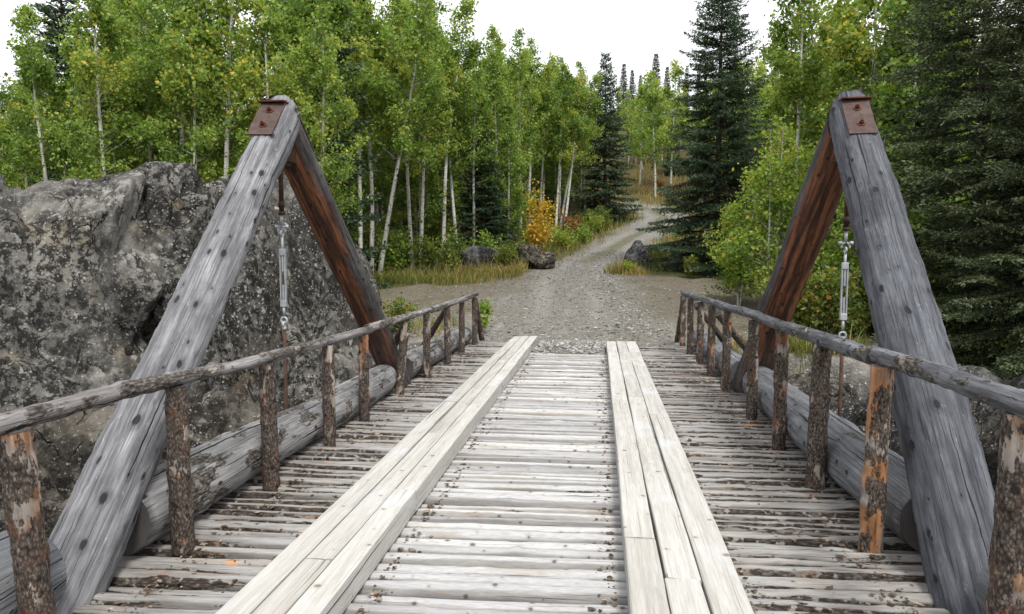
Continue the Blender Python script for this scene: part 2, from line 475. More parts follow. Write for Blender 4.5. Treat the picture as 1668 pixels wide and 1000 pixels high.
M = {}
M['leg_light'] = weathered_log('weathered_leg_pale', (.40, .40, .415), (.12, .12, .13), knot=.10, kscale=3.0)
M['leg_dark'] = weathered_log('weathered_leg_slate', (.175, .183, .205), (.05, .053, .064), knot=.10, kscale=3.0, streak=(.40, .41, .44))
M['leg_far'] = weathered_log('weathered_leg_stained', (.16, .155, .155), (.05, .045, .043), knot=.06, kscale=3.0, streak=(.26, .24, .22),
                             under=((.034, .022, .018), (.11, .05, .03), (.31, .12, .055)))
M['curb_bark'] = weathered_log('curb_log_bark', (.47, .465, .46), (.19, .185, .185), knot=.07, bark=.45)
M['curb_bare'] = weathered_log('curb_log_bare', (.30, .305, .32), (.115, .12, .13), knot=.07, bark=.05, streak=(.50, .50, .51))
M['rail_l'] = weathered_log('handrail_brown_grey', (.42, .405, .40), (.14, .12, .115), knot=.10, kscale=5, bark=.42, streak=(.40, .25, .16))
M['rail_r'] = weathered_log('handrail_slate', (.29, .295, .315), (.075, .078, .088), knot=.10, kscale=5, bark=.35, streak=(.46, .46, .48))
M['post'] = bark_post('post_bark')
M['post_red'] = bark_post('post_bark_peeled', .58, (.20, .09, .05), (.32, .23, .17))
M['post_orange'] = bark_post('post_orange_peeled', .22, (.28, .135, .065), (.38, .24, .145))
M['post_grey'] = bark_post('post_bark_grey', .66, (.27, .21, .165), (.40, .37, .34))
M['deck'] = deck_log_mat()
M['plank'] = plank_mat()
M['end'] = end_grain()
M['under'] = simple('stringer_wood', (.06, .052, .046), (.14, .125, .11))
M['plate'] = flat_metal('oxide_steel_plate', (.060, .038, .033), (.095, .064, .056), .1, .75, (.036, .018, .013))
M['bolt'] = flat_metal('rusty_bolt', (.07, .028, .018), (.13, .05, .03), .4, .7)
M['rust'] = flat_metal('rusty_rod', (.04, .026, .02), (.085, .048, .033), .4, .75)
M['galv'] = flat_metal('galvanised_steel', (.30, .315, .33), (.42, .43, .44), .45, .5)
M['rock'] = rock_mat('lichen_rock', (.070, .066, .060), (.25, .24, .215), (.17, .13, .08), .9)
M['rock_pale'] = rock_mat('lichen_rock_pale', (.10, .096, .088), (.36, .345, .31), (.22, .18, .12), 1.0)
M['rock_brown'] = rock_mat('rock_brown_stained', (.075, .068, .058), (.24, .21, .17), (.24, .15, .08), .45)
M['boulder'] = rock_mat('boulder_slate', (.10, .10, .108), (.26, .26, .27), (.15, .125, .105), .0)
M['gully_rock'] = rock_mat('gully_rock', (.048, .047, .045), (.15, .145, .135), (.10, .085, .06), .2)
M['boulder_brown'] = rock_mat('boulder_brown', (.085, .075, .06), (.24, .20, .145), (.17, .13, .085), .1)
M['ground'] = ground_mat()
G = [(.0, (.075, .135, .028)), (.45, (.19, .290, .058)), (.72, (.32, .41, .10)), (.9, (.42, .40, .07)), (1.0, (.55, .40, .06))]
M['aspen_leaf'] = leaf_mat('aspen_leaf', G)
M['aspen_leaf_bright'] = leaf_mat('aspen_leaf_bright', [(.0, (.08, .15, .028)), (.4, (.21, .32, .055)), (.7, (.34, .41, .075)), (.92, (.45, .38, .055)), (1, (.55, .36, .05))])
M['gold_leaf'] = leaf_mat('golden_leaf', [(0, (.36, .26, .03)), (.4, (.60, .40, .04)), (.75, (.68, .36, .04)), (1, (.55, .18, .03))], (.35, (1, .9, .5)))
M['shrub_leaf'] = leaf_mat('shrub_leaf', [(0, (.05, .09, .022)), (.4, (.14, .20, .04)), (.7, (.26, .28, .06)), (.88, (.42, .27, .04)), (1, (.38, .12, .03))])
M['red_leaf'] = leaf_mat('rust_red_leaf', [(0, (.10, .05, .02)), (.4, (.22, .07, .03)), (.75, (.32, .13, .05)), (1, (.16, .13, .04))])
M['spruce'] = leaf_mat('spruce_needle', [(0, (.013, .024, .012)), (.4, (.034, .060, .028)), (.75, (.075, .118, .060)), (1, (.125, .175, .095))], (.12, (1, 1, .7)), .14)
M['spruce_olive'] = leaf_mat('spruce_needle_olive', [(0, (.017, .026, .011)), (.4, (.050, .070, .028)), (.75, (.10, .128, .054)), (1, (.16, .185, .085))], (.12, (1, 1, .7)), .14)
M['aspen_bark'] = aspen_bark()
M['spruce_bark'] = simple('spruce_bark', (.035, .028, .022), (.12, .10, .085), 14)
M['grass'] = attr_ramp('grass_blade', [(0, (.07, .105, .022)), (.45, (.16, .175, .045)), (.75, (.34, .28, .11)), (1, (.42, .24, .09))], (.3, (1, 1, .6)))
M['stone'] = attr_ramp('gravel_stone', [(0, (.05, .047, .043)), (.5, (.17, .163, .15)), (.85, (.37, .36, .34)), (1, (.52, .51, .49))])
M['fallen'] = attr_ramp('fallen_leaf', [(0, (.30, .12, .035)), (.5, (.52, .33, .08)), (.85, (.62, .50, .22)), (1, (.58, .54, .44))])
M['litter'] = attr_ramp('bark_chip', [(0, (.03, .022, .017)), (.5, (.12, .085, .06)), (.8, (.34, .28, .22)), (1, (.48, .36, .25))])
M['water'] = simple('creek_water', (.03, .04, .04), (.05, .06, .06), 3, .1)

# ------------------------------------------------------------------ object helpers
def mesh_np(name, V, F, mats, smooth=True, v=None, midx=None, attrs=None):
    me = bpy.data.meshes.new(name)
    V = np.asarray(V, np.float32)
    if isinstance(F, np.ndarray):
        nf, k = F.shape
        me.vertices.add(len(V)); me.vertices.foreach_set('co', V.ravel())
        me.loops.add(nf * k); me.loops.foreach_set('vertex_index', F.astype(np.int32).ravel())
        me.polygons.add(nf)
        me.polygons.foreach_set('loop_start', np.arange(nf, dtype=np.int32) * k)
        me.polygons.foreach_set('loop_total', np.full(nf, k, np.int32))
        me.update(calc_edges=True)
    else:
        me.from_pydata([tuple(map(float, p)) for p in V], [], [tuple(map(int, f)) for f in F])
    for mt in (mats if isinstance(mats, (list, tuple)) else [mats]): me.materials.append(mt)
    np_ = len(me.polygons)
    me.polygons.foreach_set('use_smooth', np.full(np_, bool(smooth)))
    if midx is not None:
        me.polygons.foreach_set('material_index', np.asarray(midx, np.int32))
        me.polygons.foreach_set('use_smooth', np.asarray(midx) == 0)
    for nm, arr in list((attrs or {}).items()) + ([('v', v)] if v is not None else []):
        a = me.attributes.new(nm, 'FLOAT', 'POINT')
        a.data.foreach_set('value', np.asarray(arr, np.float32))
    me.validate()
    me.update()
    return me

def link(name, me, parent=None, mw=None):
    o = bpy.data.objects.new(name, me)
    C.objects.link(o)
    mw = mw or Matrix.Identity(4)
    if parent is not None:
        o.parent = parent
        o.matrix_parent_inverse = world_of[parent].inverted()
    o.matrix_basis = mw
    world_of[o] = mw
    return o
world_of = {}

def tag(o, label=None, cat=None, group=None, kind=None):
    if label: o['label'] = label
    if cat: o['category'] = cat
    if group: o['group'] = group
    if kind: o['kind'] = kind
    return o

def frame(p0, p1, up=(0, 0, 1)):
    p0, p1 = Vector(p0), Vector(p1)
    x = (p1 - p0).normalized()
    y = Vector(up).cross(x).normalized()
    z = x.cross(y)
    m = Matrix((x, y, z)).transposed().to_4x4()
    m.translation = p0
    return m

def log_verts(L, r0, r1, nx, na, seed, lump=.06, bend=0.0, knots=0, flake=0.0, kn_h=.012, x0=0.0):
    rs = np.random.RandomState(seed)
    x = np.linspace(0, L, nx)
    a = np.linspace(0, 2 * math.pi, na, endpoint=False)
    X, A = np.meshgrid(x, a, indexing='ij')
    base = r0 + (r1 - r0) * X / L
    P = np.stack([X * 1.1, np.cos(A) * 1.1, np.sin(A) * 1.1], -1) + seed * 3.17
    r = base * (1 + lump * fbm(P, 3))
    if flake:
        Q = np.stack([X * 16, np.cos(A) * base * 30, np.sin(A) * base * 30], -1) + seed * 1.7
        r = r + flake * fbm(Q, 3, .6)
    for k in range(knots):
        kx, ka = rs.uniform(.02, .98) * L, rs.uniform(0, 2 * math.pi)
        da = np.abs((A - ka + math.pi) % (2 * math.pi) - math.pi) * base
        w = rs.uniform(.016, .032) * (1 + 2 * (r0 > .12))
        r = r + rs.uniform(.5, 1.2) * kn_h * np.exp(-((X - kx) ** 2 / (2.2 * w * w) + da ** 2 / (w * w)))
    r[0] *= .965; r[-1] *= .965
    bx = np.stack([x * .45, np.zeros(nx), np.zeros(nx)], -1)
    oy = bend * (vnoise(bx + seed * 5.1) + .35 * vnoise(bx * 3 + seed * 2.1))
    oz = bend * (vnoise(bx + seed * 7.7 + 31) + .35 * vnoise(bx * 3 + seed * 4.3))
    V = np.stack([X + x0, np.cos(A) * r + oy[:, None], np.sin(A) * r + oz[:, None]], -1)
    return V

def log_mesh(name, V, mats, capn=.0):
    nx, na = V.shape[:2]
    i, j = np.meshgrid(np.arange(nx - 1), np.arange(na), indexing='ij')
    q = np.stack([i * na + j, (i + 1) * na + j, (i + 1) * na + (j + 1) % na, i * na + (j + 1) % na], -1).reshape(-1, 4)
    F = [tuple(f) for f in q[:, ::-1]]
    VV = list(V.reshape(-1, 3))
    mi = [0] * len(F)
    for end, s in ((0, 1), (nx - 1, -1)):
        c = V[end].mean(0)
        inner = len(VV)
        for k in range(na):                       # slightly dished saw-cut end
            VV.append(c + (V[end, k] - c) * .55 + np.array([s * capn, 0, 0]))
        VV.append(c)
        for k in range(na):
            a, b = end * na + k, end * na + (k + 1) % na
            ia, ib = inner + k, inner + (k + 1) % na
            F.append((a, b, ib, ia) if s > 0 else (b, a, ia, ib))
            F.append((ia, ib, inner + na) if s > 0 else (ib, ia, inner + na))
            mi += [1, 1]
    return mesh_np(name, VV, F, mats, True, midx=mi)

def make_log(name, p0, p1, r0, r1, mat, parent, seed, nx=40, na=20, lump=.06, bend=0.0, knots=0, flake=0.0, up=(0, 0, 1), kn_h=.012, edit=None):
    L = (Vector(p1) - Vector(p0)).length
    V = log_verts(L, r0, r1, nx, na, seed, lump, bend, knots, flake, kn_h)
    mw = frame(p0, p1, up)
    if edit is not None: V = edit(V, mw)
    return link(name, log_mesh(name, V, [mat, M['end']], .004), parent, mw)

def box_bm(bm, cx, cy, cz, sx, sy, sz, bev=0.0):
    r = bmesh.ops.create_cube(bm, size=1.0)
    bmesh.ops.scale(bm, vec=(sx, sy, sz), verts=r['verts'])
    bmesh.ops.translate(bm, vec=(cx, cy, cz), verts=r['verts'])
    if bev:
        ed = list({e for v in r['verts'] for e in v.link_edges})
        bmesh.ops.bevel(bm, geom=ed, offset=bev, segments=2, affect='EDGES', profile=.6)

def bm_obj(name, bm, mat, parent=None, mw=None, smooth=False):
    me = bpy.data.meshes.new(name)
    bm.to_mesh(me); bm.free()
    me.materials.append(mat)
    me.polygons.foreach_set('use_smooth', np.full(len(me.polygons), smooth))
    return link(name, me, parent, mw)

def cyl_bm(bm, r, z0, z1, seg=16, r2=None):
    t = bmesh.ops.create_cone(bm, cap_ends=True, segments=seg, radius1=r, radius2=r if r2 is None else r2, depth=z1 - z0)
    bmesh.ops.translate(bm, vec=(0, 0, (z0 + z1) / 2), verts=t['verts'])
    return t['verts']

def torus_bm(bm, R_, r_, mat4, arc=(0, 2 * math.pi), n=20, k=8):
    rings = []
    full = abs(arc[1] - arc[0] - 2 * math.pi) < 1e-4
    cnt = n if full else n + 1
    for i in range(cnt):
        a = arc[0] + (arc[1] - arc[0]) * i / n
        ring = []
        for j in range(k):
            b = 2 * math.pi * j / k
            q = Vector(((R_ + r_ * math.cos(b)) * math.cos(a), r_ * math.sin(b), (R_ + r_ * math.cos(b)) * math.sin(a)))
            ring.append(bm.verts.new(mat4 @ q))
        rings.append(ring)
    for i in range(cnt if full else cnt - 1):
        A_, B_ = rings[i], rings[(i + 1) % cnt]
        for j in range(k):
            bm.faces.new((A_[j], B_[j], B_[(j + 1) % k], A_[(j + 1) % k]))

def PX(px, Y):                    # bearing of a photo column at depth Y -> world X
    return Y * math.tan(math.atan((px - 834.0) / 1112.0) - YAW)

# ------------------------------------------------------------------ ground
PROF_Y = [-60, 13.3, 18, 24, 30, 38, 48, 60, 80, 110, 150, 300, 900]
PROF_Z = [0, 0, .22, .72, 1.40, 2.5, 4.6, 7.4, 13.5, 24.5, 29, 34, 40]
ROAD_Y = [10, 13, 17, 24, 30, 38, 43, 47, 50, 60]
ROAD_X = [-.5, -.5, -.65, -1.1, -.6, 1.5, 3.2, 4.3, 3.6, -1]

def road_x(y): return np.interp(y, ROAD_Y, ROAD_X)

def bank_edge(x): return np.interp(x, [-40, -7, -3.4, 2.4, 4.2, 8, 14, 40], [9, 10.0, 12.75, 12.75, 11.8, 12.6, 15, 26])

def hgt(x, y, noise_=True):
    x = np.asarray(x, float); y = np.asarray(y, float)
    yy = np.maximum(y, -60)
    z = np.interp(yy, PROF_Y, PROF_Z)
    for k in (2.0, 4.0):
        z = (z + np.interp(yy - k * np.clip((yy - 14) / 10, 0, 1), PROF_Y, PROF_Z) + np.interp(yy + k * np.clip((yy - 14) / 10, 0, 1), PROF_Y, PROF_Z)) / 3
    rd = np.abs(x - road_x(y))
    # bank left of the road, hollow on the right of the abutment
    z = z + .55 * sstep(2, 6, road_x(y) - x) * sstep(27, 36, y) * (1 - sstep(70, 90, y))
    z = z - 1.1 * sstep(4.6, 9, x) * (1 - sstep(20, 30, y)) * sstep(-2, 4, y + 50)
    e = bank_edge(x) - y
    w = np.interp(x, [-8, -4, 2.5, 5, 8, 20], [1.5, 1.0, 1.2, 3.0, 6.5, 10])
    near = sstep(-3.6, -1.6, y)
    z = z - 6.5 * sstep(0, 1, e / w) * near
    if noise_:
        off = sstep(1.5, 5, rd)
        z = z + (.02 + .10 * off) * fbm(np.stack([x * .5, y * .5, x * 0], -1), 3) + .012 * fbm(np.stack([x * 3, y * 3, x * 0 + 5], -1), 3)
        z = z - .04 * np.exp(-((rd - .75) / .32) ** 2) * sstep(15, 20, y)
        z = z + sstep(.03, .4, e / w) * near * (.35 * fbm(np.stack([x * 1.1, y * 1.1, z * .9], -1), 4))
    return z

def gh(x, y): return float(hgt(np.array([x]), np.array([y]))[0])

def axis(parts):
    out = []
    for a, b, n in parts: out += list(np.linspace(a, b, n, endpoint=False))
    return np.array(out + [parts[-1][1]])

gx = axis([(-900, -120, 8), (-120, -30, 22), (-30, -9, 36), (-9, 12, 140), (12, 30, 36), (30, 120, 24), (120, 900, 8)])
gy = axis([(-300, -20, 8), (-20, 4, 24), (4, 10.6, 20), (10.6, 32, 143), (32, 60, 70), (60, 160, 60), (160, 900, 20)])
GX, GY = np.meshgrid(gx, gy, indexing='ij')
GZ = hgt(GX, GY)
# gravel fan in front of the bridge narrowing into the two-track road
nz = fbm(np.stack([GX * .6, GY * .6, GX * 0], -1), 3) * .8
halfL = np.interp(GY, [12, 20, 23.5, 27, 60], [7.5, 7.0, 4.6, 1.9, 1.5])
halfR = np.interp(GY, [12, 18, 24, 28, 60], [6.2, 6.0, 4.8, 2.0, 1.5])
side = GX - road_x(GY)
grav = np.where(side < 0, 1 - sstep(-.5, .7, -side - halfL + nz * .7), 1 - sstep(-.5, .7, side - halfR + nz * .7))
grav = grav * (1 - sstep(52, 58, GY))
slope = sstep(.9, 1.8, np.hypot(np.gradient(GZ, axis=0) / np.gradient(GX, axis=0), np.gradient(GZ, axis=1) / np.gradient(GY, axis=1)))
slope = slope * (GY < 30)
dist_edge = np.where(side < 0, -side - halfL, side - halfR)
gras = np.exp(-((dist_edge - 1.2) / 1.5) ** 2) * (GY > 13) * (.6 + .5 * np.clip(nz, -.6, 1)) * (1 - grav)
gras = np.clip(gras + .5 * (np.abs(side) < .3) * (GY > 30) * (GY < 60), 0, 1)
hw = np.interp(GY, [12, 14.5, 18, 24, 60], [6, 3.2, 2.1, 1.7, 1.5])
track = 1 - sstep(-.5, .9, np.abs(side) - hw + nz * .8)
rut = (np.exp(-((np.abs(side) - .78) / .30) ** 2) * (.6 + .5 * nz) * sstep(14, 18, GY)).clip(0, 1)
ni, nj = GX.shape
ii, jj = np.meshgrid(np.arange(ni - 1), np.arange(nj - 1), indexing='ij')
gf = np.stack([ii * nj + jj, (ii + 1) * nj + jj, (ii + 1) * nj + jj + 1, ii * nj + jj + 1], -1).reshape(-1, 4)
ground = link('ground', mesh_np('ground', np.stack([GX, GY, GZ], -1).reshape(-1, 3), gf, M['ground'], True,
              attrs={'track': track.ravel(), 'rut': rut.ravel(), 'gravel': grav.ravel(), 'grass': gras.ravel(), 'rock': slope.ravel()}))
tag(ground, kind='structure')

wv = np.array([(-60, -3, -5.6), (60, -3, -5.6), (60, 14, -5.6), (-60, 14, -5.6)], float)
creek = link('creek', mesh_np('creek', wv, np.array([[0, 1, 2, 3]]), M['water'], False))
tag(creek, kind='structure')

# ------------------------------------------------------------------ rocks
def boulder(name, loc, half, seed, mat, label, cat='rock', sub=5, npl=14, rough=.05, rot=0.0, planes=(), cleave=.0, group=None, soft=18, blocks=0):
    rs = np.random.RandomState(seed)
    bm = bmesh.new()
    bmesh.ops.create_icosphere(bm, subdivisions=sub, radius=1.0)
    D = np.array([v.co[:] for v in bm.verts])
    D /= np.linalg.norm(D, axis=1)[:, None]
    Fc = np.array([[v.index for v in f.verts] for f in bm.faces])
    bm.free()
    N = rs.normal(size=(npl, 3)); N /= np.linalg.norm(N, axis=1)[:, None]
    K = rs.uniform(.80, 1.0, npl)
    ax = np.vstack([np.eye(3), -np.eye(3)])
    N = np.vstack([N, ax]); K = np.append(K, np.full(6, 1.0))
    for n_, k_ in planes:
        n_ = np.array(n_, float); N = np.vstack([N, n_ / np.linalg.norm(n_)]); K = np.append(K, k_)
    q = np.maximum(D @ N.T, 1e-3) / K
    r = 1.0 / (np.sum(q ** soft, axis=1) ** (1.0 / soft))
    if blocks:                       # jointed mass: overlapping tilted blocks, creases where they meet
        rb = np.zeros(len(D))
        for b_ in range(blocks):
            az_ = rot + rs.normal(0, .28)
            Q = np.array(Matrix.Rotation(az_, 3, 'Z') @ Matrix.Rotation(rs.normal(.06, .07), 3, 'Y') @ Matrix.Rotation(rs.normal(0, .07), 3, 'X'))
            c_ = rs.uniform(-.45, .45, 3) * np.array([1, 1, .12])
            hs_ = rs.uniform(.50, .80, 3)
            hs_[2] = rs.uniform(.86, 1.02)
            nn_ = np.vstack([Q.T, -Q.T, rs.normal(size=(4, 3)) * np.array([1, 1, .45])])
            nn_ /= np.linalg.norm(nn_, axis=1)[:, None]
            hh_ = np.concatenate([hs_, hs_, rs.uniform(.62, .9, 4)]) + nn_ @ c_
            hh_ = np.maximum(hh_, .22)
            qq_ = np.maximum(D @ nn_.T, 1e-3) / hh_
            rb = np.maximum(rb, 1.0 / (np.sum(qq_ ** 46, axis=1) ** (1.0 / 46)))
        r = np.minimum(r, rb * 1.03)
    P = D * r[:, None] * np.array(half)
    nrm = P / np.linalg.norm(P, axis=1)[:, None]
    S = max(half)
    d = rough * S * fbm(P * (1.6 / S) * 2 + seed, 5, .55)
    if cleave:
        wp = P + .25 * np.stack([fbm(P * 1.3 + seed, 3), fbm(P * 1.3 + seed + 50, 3), fbm(P * 1.3 + seed + 90, 3)], -1)
        c_ = vnoise(np.stack([wp[:, 0] * 1.25 + wp[:, 2] * .4, wp[:, 1] * 1.25, wp[:, 2] * .33], -1) + seed)
        f_ = c_ * 3.2
        st = np.floor(f_) + sstep(.38, .62, f_ - np.floor(f_))
        d = d + cleave * (st / 3.2) * 1.3
        rg = 1 - np.abs(vnoise(np.stack([wp[:, 0] * 2.6 + wp[:, 2], wp[:, 1] * 2.6, wp[:, 2] * .8], -1) + seed * 2))
        d = d - cleave * 1.1 * sstep(.90, .985, rg)
        d = d + cleave * .30 * fbm(P * 3.6 + seed, 5, .6)
        # jointed blocks: each cell of the rock keeps its own plane
        nb = 55
        cs = rs.uniform(-1, 1, (nb, 3)) * np.array(half)
        st_ = np.array([1.0, 1.0, .5])
        wq = (wp + np.stack([wp[:, 2] * .35, 0 * wp[:, 0], 0 * wp[:, 0]], -1)) * st_
        cq = (cs + np.stack([cs[:, 2] * .35, 0 * cs[:, 0], 0 * cs[:, 0]], -1)) * st_
        dd_ = ((wq[:, None, :] - cq[None]) ** 2).sum(-1) ** .5
        id_ = dd_.argmin(1)
        srt = np.partition(dd_, 1, axis=1)
        gap = srt[:, 1] - srt[:, 0]
        tl_ = rs.normal(0, .30, (nb, 3))
        off_ = rs.uniform(-1, 1, nb) * cleave * 1.0
        loc_ = ((P - cs[id_]) * tl_[id_]).sum(1).clip(-.4, .4)
        bl_ = sstep(0, .13, gap)
        d = d + (off_[id_] + loc_) * (.35 + .65 * bl_) - cleave * .8 * (1 - bl_)
    P = P + nrm * d[:, None]
    me = mesh_np(name, P, Fc, mat, True)
    o = link(name, me, None, Matrix.Translation(loc) @ Matrix.Rotation(rot, 4, 'Z'))
    tag(o, label, cat, group)
    return o

boulder('rock_outcrop', (-8.8, 9.4, -1.9), (3.2, 2.8, 4.6), 11, M['rock_pale'],
        'huge pale lichen-crusted rock face at the far left behind the handrail', 'rock', 7, 4, .03, .10,
        planes=(((0.15, -.75, .8), .90), ((-.5, -.3, .8), .95), ((.8, -.35, .42), .97)), cleave=.15, soft=9, blocks=14)
boulder('rock_outcrop', (-6.05, 11.1, -1.9), (2.45, 2.45, 4.85), 23, M['rock'],
        'dark speckled rock block behind the left truss rod, sloping down to the right', 'rock', 7, 3, .03, .05,
        planes=(((.80, -.10, .62), .72), ((.95, -.2, .2), .85), ((-.2, -.75, .6), .94)), cleave=.13, soft=12, blocks=14)
boulder('rock_ledge', (-7.3, 7.0, -3.6), (2.2, 1.3, 3.1), 35, M['rock_brown'],
        'brown-stained slab at the foot of the outcrop, seen below the left handrail', 'rock', 6, 10, .03, .25, cleave=.10, blocks=7)
boulder('rock_ledge', (-4.7, 7.6, -3.3), (1.2, 1.0, 3.4), 37, M['rock_brown'],
        'lower mottled rock step between the near truss leg and its post on the left', 'rock', 6, 9, .03, -.1, cleave=.10, blocks=6)
boulder('rock_ledge', (-4.15, 11.7, -1.95), (.8, 1.0, 2.0), 41, M['rock'],
        'narrow dark rock wedged between the outcrop and the left far truss leg', 'rock', 5, 9, .05, .2, cleave=.1)
boulder('bank_rock', (-4.5, 13.7, -.35), (.95, .6, .62), 43, M['rock_pale'],
        'low white-flecked rock just beyond the far left handrail', 'rock', 5, 12, .06)
boulder('bank_rock', (4.35, 10.6, -2.4), (1.75, 1.5, 2.35), 51, M['gully_rock'],
        'big grey boulder in the gully behind the right truss rod', 'rock', 6, 9, .045, .3, cleave=.08)
boulder('bank_rock', (6.6, 10.2, -3.6), (1.6, 1.6, 2.2), 53, M['gully_rock'],
        'shadowed grey boulder in the gully behind the near right truss leg', 'rock', 6, 9, .045, -.3, cleave=.08)
boulder('bank_rock', (3.1, 11.7, -2.0), (.7, 1.0, 1.75), 57, M['rock_brown'],
        'mossy bank rock under the grass beside the right far truss leg', 'rock', 5, 9, .05, .1)

def gboulder(px, Y, half, seed, mat, label, sink=.3, rot=0.0, planes=(), npl=10):
    x = PX(px, Y)
    return boulder('roadside_boulder', (x, Y, gh(x, Y) + half[2] * (1 - sink) - .05), half, seed, mat, label, 'boulder', 5, npl, .05, rot, planes)
gboulder(782, 28.2, (.92, .55, .52), 61, M['boulder'], 'flat-topped grey boulder in front of the dark spruce', .35)
gboulder(860, 28.6, (.48, .5, .56), 63, M['boulder_brown'], 'upright brown boulder, left of the touching pair beside the road', .3, .3)
gboulder(884, 28.1, (.52, .5, .42), 65, M['boulder_brown'], 'lower brown boulder, right of the touching pair beside the road', .3, -.2)
gboulder(1041, 28.5, (.62, .5, .72), 67, M['boulder'], 'pointed slate boulder at the right edge of the gravel road', .35, .2, planes=(((.85, -.2, .5), .55), ((-.75, -.3, .65), .66)))
gboulder(1108, 28.5, (.55, .5, .5), 69, M['boulder'], 'half-hidden dark boulder under the right spruce branches', .35)

# ------------------------------------------------------------------ the bridge
BX = -.38
bridge = link('log_bridge', None, None, Matrix.Translation((BX, 6.0, -.5)))
tag(bridge, 'weathered log bridge with plank runners, bark railings and two timber truss frames', 'bridge')
rng = random.Random(5)

# hidden stringers and floor beams
for k, x in enumerate((-2.2, -1.0, .25, 1.45)):
    make_log('stringer_log', (x, -1.4, -.36), (x, 13.2, -.36), .2, .19, M['under'], bridge, 900 + k, 12, 12)
for k, y in enumerate((3.3, 6.0, 8.7)):
    make_log('floor_beam', (-3.05, y - .1, -.72), (2.35, y + .1, -.72), .16, .16, M['under'], bridge, 910 + k, 12, 14)

# deck poles
deck_meshes = []
for k in range(16):
    L = 4.72
    V = log_verts(L, 1.0, .86, 64, 16, 200 + k, 0, 0, 0)
    rs = np.random.RandomState(300 + k)
    r0, r1 = rs.uniform(.048, .067), rs.uniform(.037, .052)
    if k % 2: r0, r1 = r1, r0
    V = log_verts(L, r0, r1, 64, 16, 200 + k, .13, .009, 24, .0018, .012, x0=-L / 2)
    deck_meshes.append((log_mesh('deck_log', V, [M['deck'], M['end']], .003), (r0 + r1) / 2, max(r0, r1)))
y, k, prev = .8, 0, None
order = []
while y < 13.3:
    i = rng.randrange(16)
    while i in order[-4:]: i = rng.randrange(16)
    order.append(i)
    me, r, rm = deck_meshes[i]
    y += r * 1.06
    skew = np.interp(y, [0, 3, 7, 13], [.045, .045, .0, -.05]) + rng.uniform(-.004, .004)
    z = -r - rng.uniform(.0, .014)
    mw = Matrix.Translation((BX + rng.uniform(-.05, .05), y, z)) @ Matrix.Rotation(skew, 4, 'Z') @ Matrix.Rotation(rng.uniform(-.0015, .0015), 4, 'Y') @ Matrix.Rotation(rng.uniform(-.35, .35), 4, 'X')
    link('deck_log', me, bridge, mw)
    y += r * 1.06

# running planks: two tracks of three sawn timbers, butt jointed
def plank(x0, x1, y0, y1, seed, z0=.004, th=.138):
    rs = np.random.RandomState(seed)
    L = y1 - y0 - .008
    n = max(10, int(L / .12))
    w = x1 - x0
    c = .006
    prof = [(-w / 2, th * .0), (-w / 2, th * .5), (-w / 2, th - c), (-w / 2 + c, th), (-w / 4, th), (0, th), (w / 4, th), (w / 2 - c, th), (w / 2, th - c), (w / 2, th * .5), (w / 2, 0)]
    na = len(prof)
    xs = np.linspace(0, L, n)
    V = np.zeros((n, na, 3))
    wob = .006 * vnoise(np.stack([xs * .5, xs * 0 + seed, xs * 0], -1))
    crook = .004 * vnoise(np.stack([xs * .8, xs * 0 + seed * 3.3, xs * 0 + 9], -1))
    for j, (a, b) in enumerate(prof):
        nz_ = fbm(np.stack([xs * 3.2, np.full(n, a * 40.), np.full(n, b * 40. + seed)], -1), 3)
        V[:, j] = np.stack([xs, -a - wob - .0022 * nz_ * (abs(a) > w / 4), b + (crook + .0025 * nz_) * (b > th * .6)], -1)
    V[0, :, 0] += .003 * rs.normal(size=na); V[-1, :, 0] += .003 * rs.normal(size=na)
    i, j = np.meshgrid(np.arange(n - 1), np.arange(na), indexing='ij')
    q = np.stack([i * na + j, i * na + (j + 1) % na, (i + 1) * na + (j + 1) % na, (i + 1) * na + j], -1).reshape(-1, 4)
    F = [tuple(f) for f in q] + [tuple(range(na - 1, -1, -1)), tuple((n - 1) * na + t for t in range(na))]
    me = mesh_np('running_plank', V.reshape(-1, 3), F, [M['plank']], False)
    bm = bmesh.new(); bm.from_mesh(me); bmesh.ops.recalc_face_normals(bm, faces=bm.faces); bm.to_mesh(me); bm.free()
    mw = frame(((x0 + x1) / 2, y0, z0 + rs.uniform(-.002, .006)), ((x0 + x1) / 2, y1, z0 + rs.uniform(-.002, .006)))
    return link('running_plank', me, bridge, mw)

LX = [-1.605, -1.452, -1.305, -1.155]
RX = [.145, .318, .488, .672]
joints = {('L', 0): [-.6, 2.1, 6.9, 10.8, 12.92], ('L', 1): [-.2, 3.16, 5.62, 10.8, 12.95], ('L', 2): [-.9, 4.2, 8.9, 12.98],
          ('R', 0): [-.5, 3.62, 8.3, 10.92, 12.32], ('R', 1): [-.2, 3.17, 7.42, 10.95, 12.36], ('R', 2): [-.7, 2.2, 6.6, 10.95, 12.4]}
s_ = 400
for (sd, c), js in joints.items():
    xs_ = LX if sd == 'L' else RX
    for a, b in zip(js[:-1], js[1:]):
        s_ += 1
        plank(xs_[c] + .0045, xs_[c + 1] - .0045, a, b, s_)

# kerb logs in three lengths on each side, parted where the truss legs pass through
for sd, x, segs, mat in (('L', -2.60, ((-.9, 2.72, .205, .215), (3.36, 8.02, .19, .175), (8.72, 13.05, .18, .155)), 'curb_bark'),
                         ('R', 1.84, ((-.9, 3.12, .20, .21), (3.90, 8.15, .205, .20), (8.88, 13.15, .18, .16)), 'curb_bare')):
    for k, (a, b, r0, r1) in enumerate(segs):
        mm = 'curb_bare' if (sd == 'L' and k == 0) else mat
        make_log('kerb_log', (x, a, r0 - .01), (x + .01, b, r1 - .01), r0, r1, M[mm], bridge, 70 + k + 10 * (sd == 'R'),
                 90, 40, .05, .02, 14, .003, kn_h=.016)

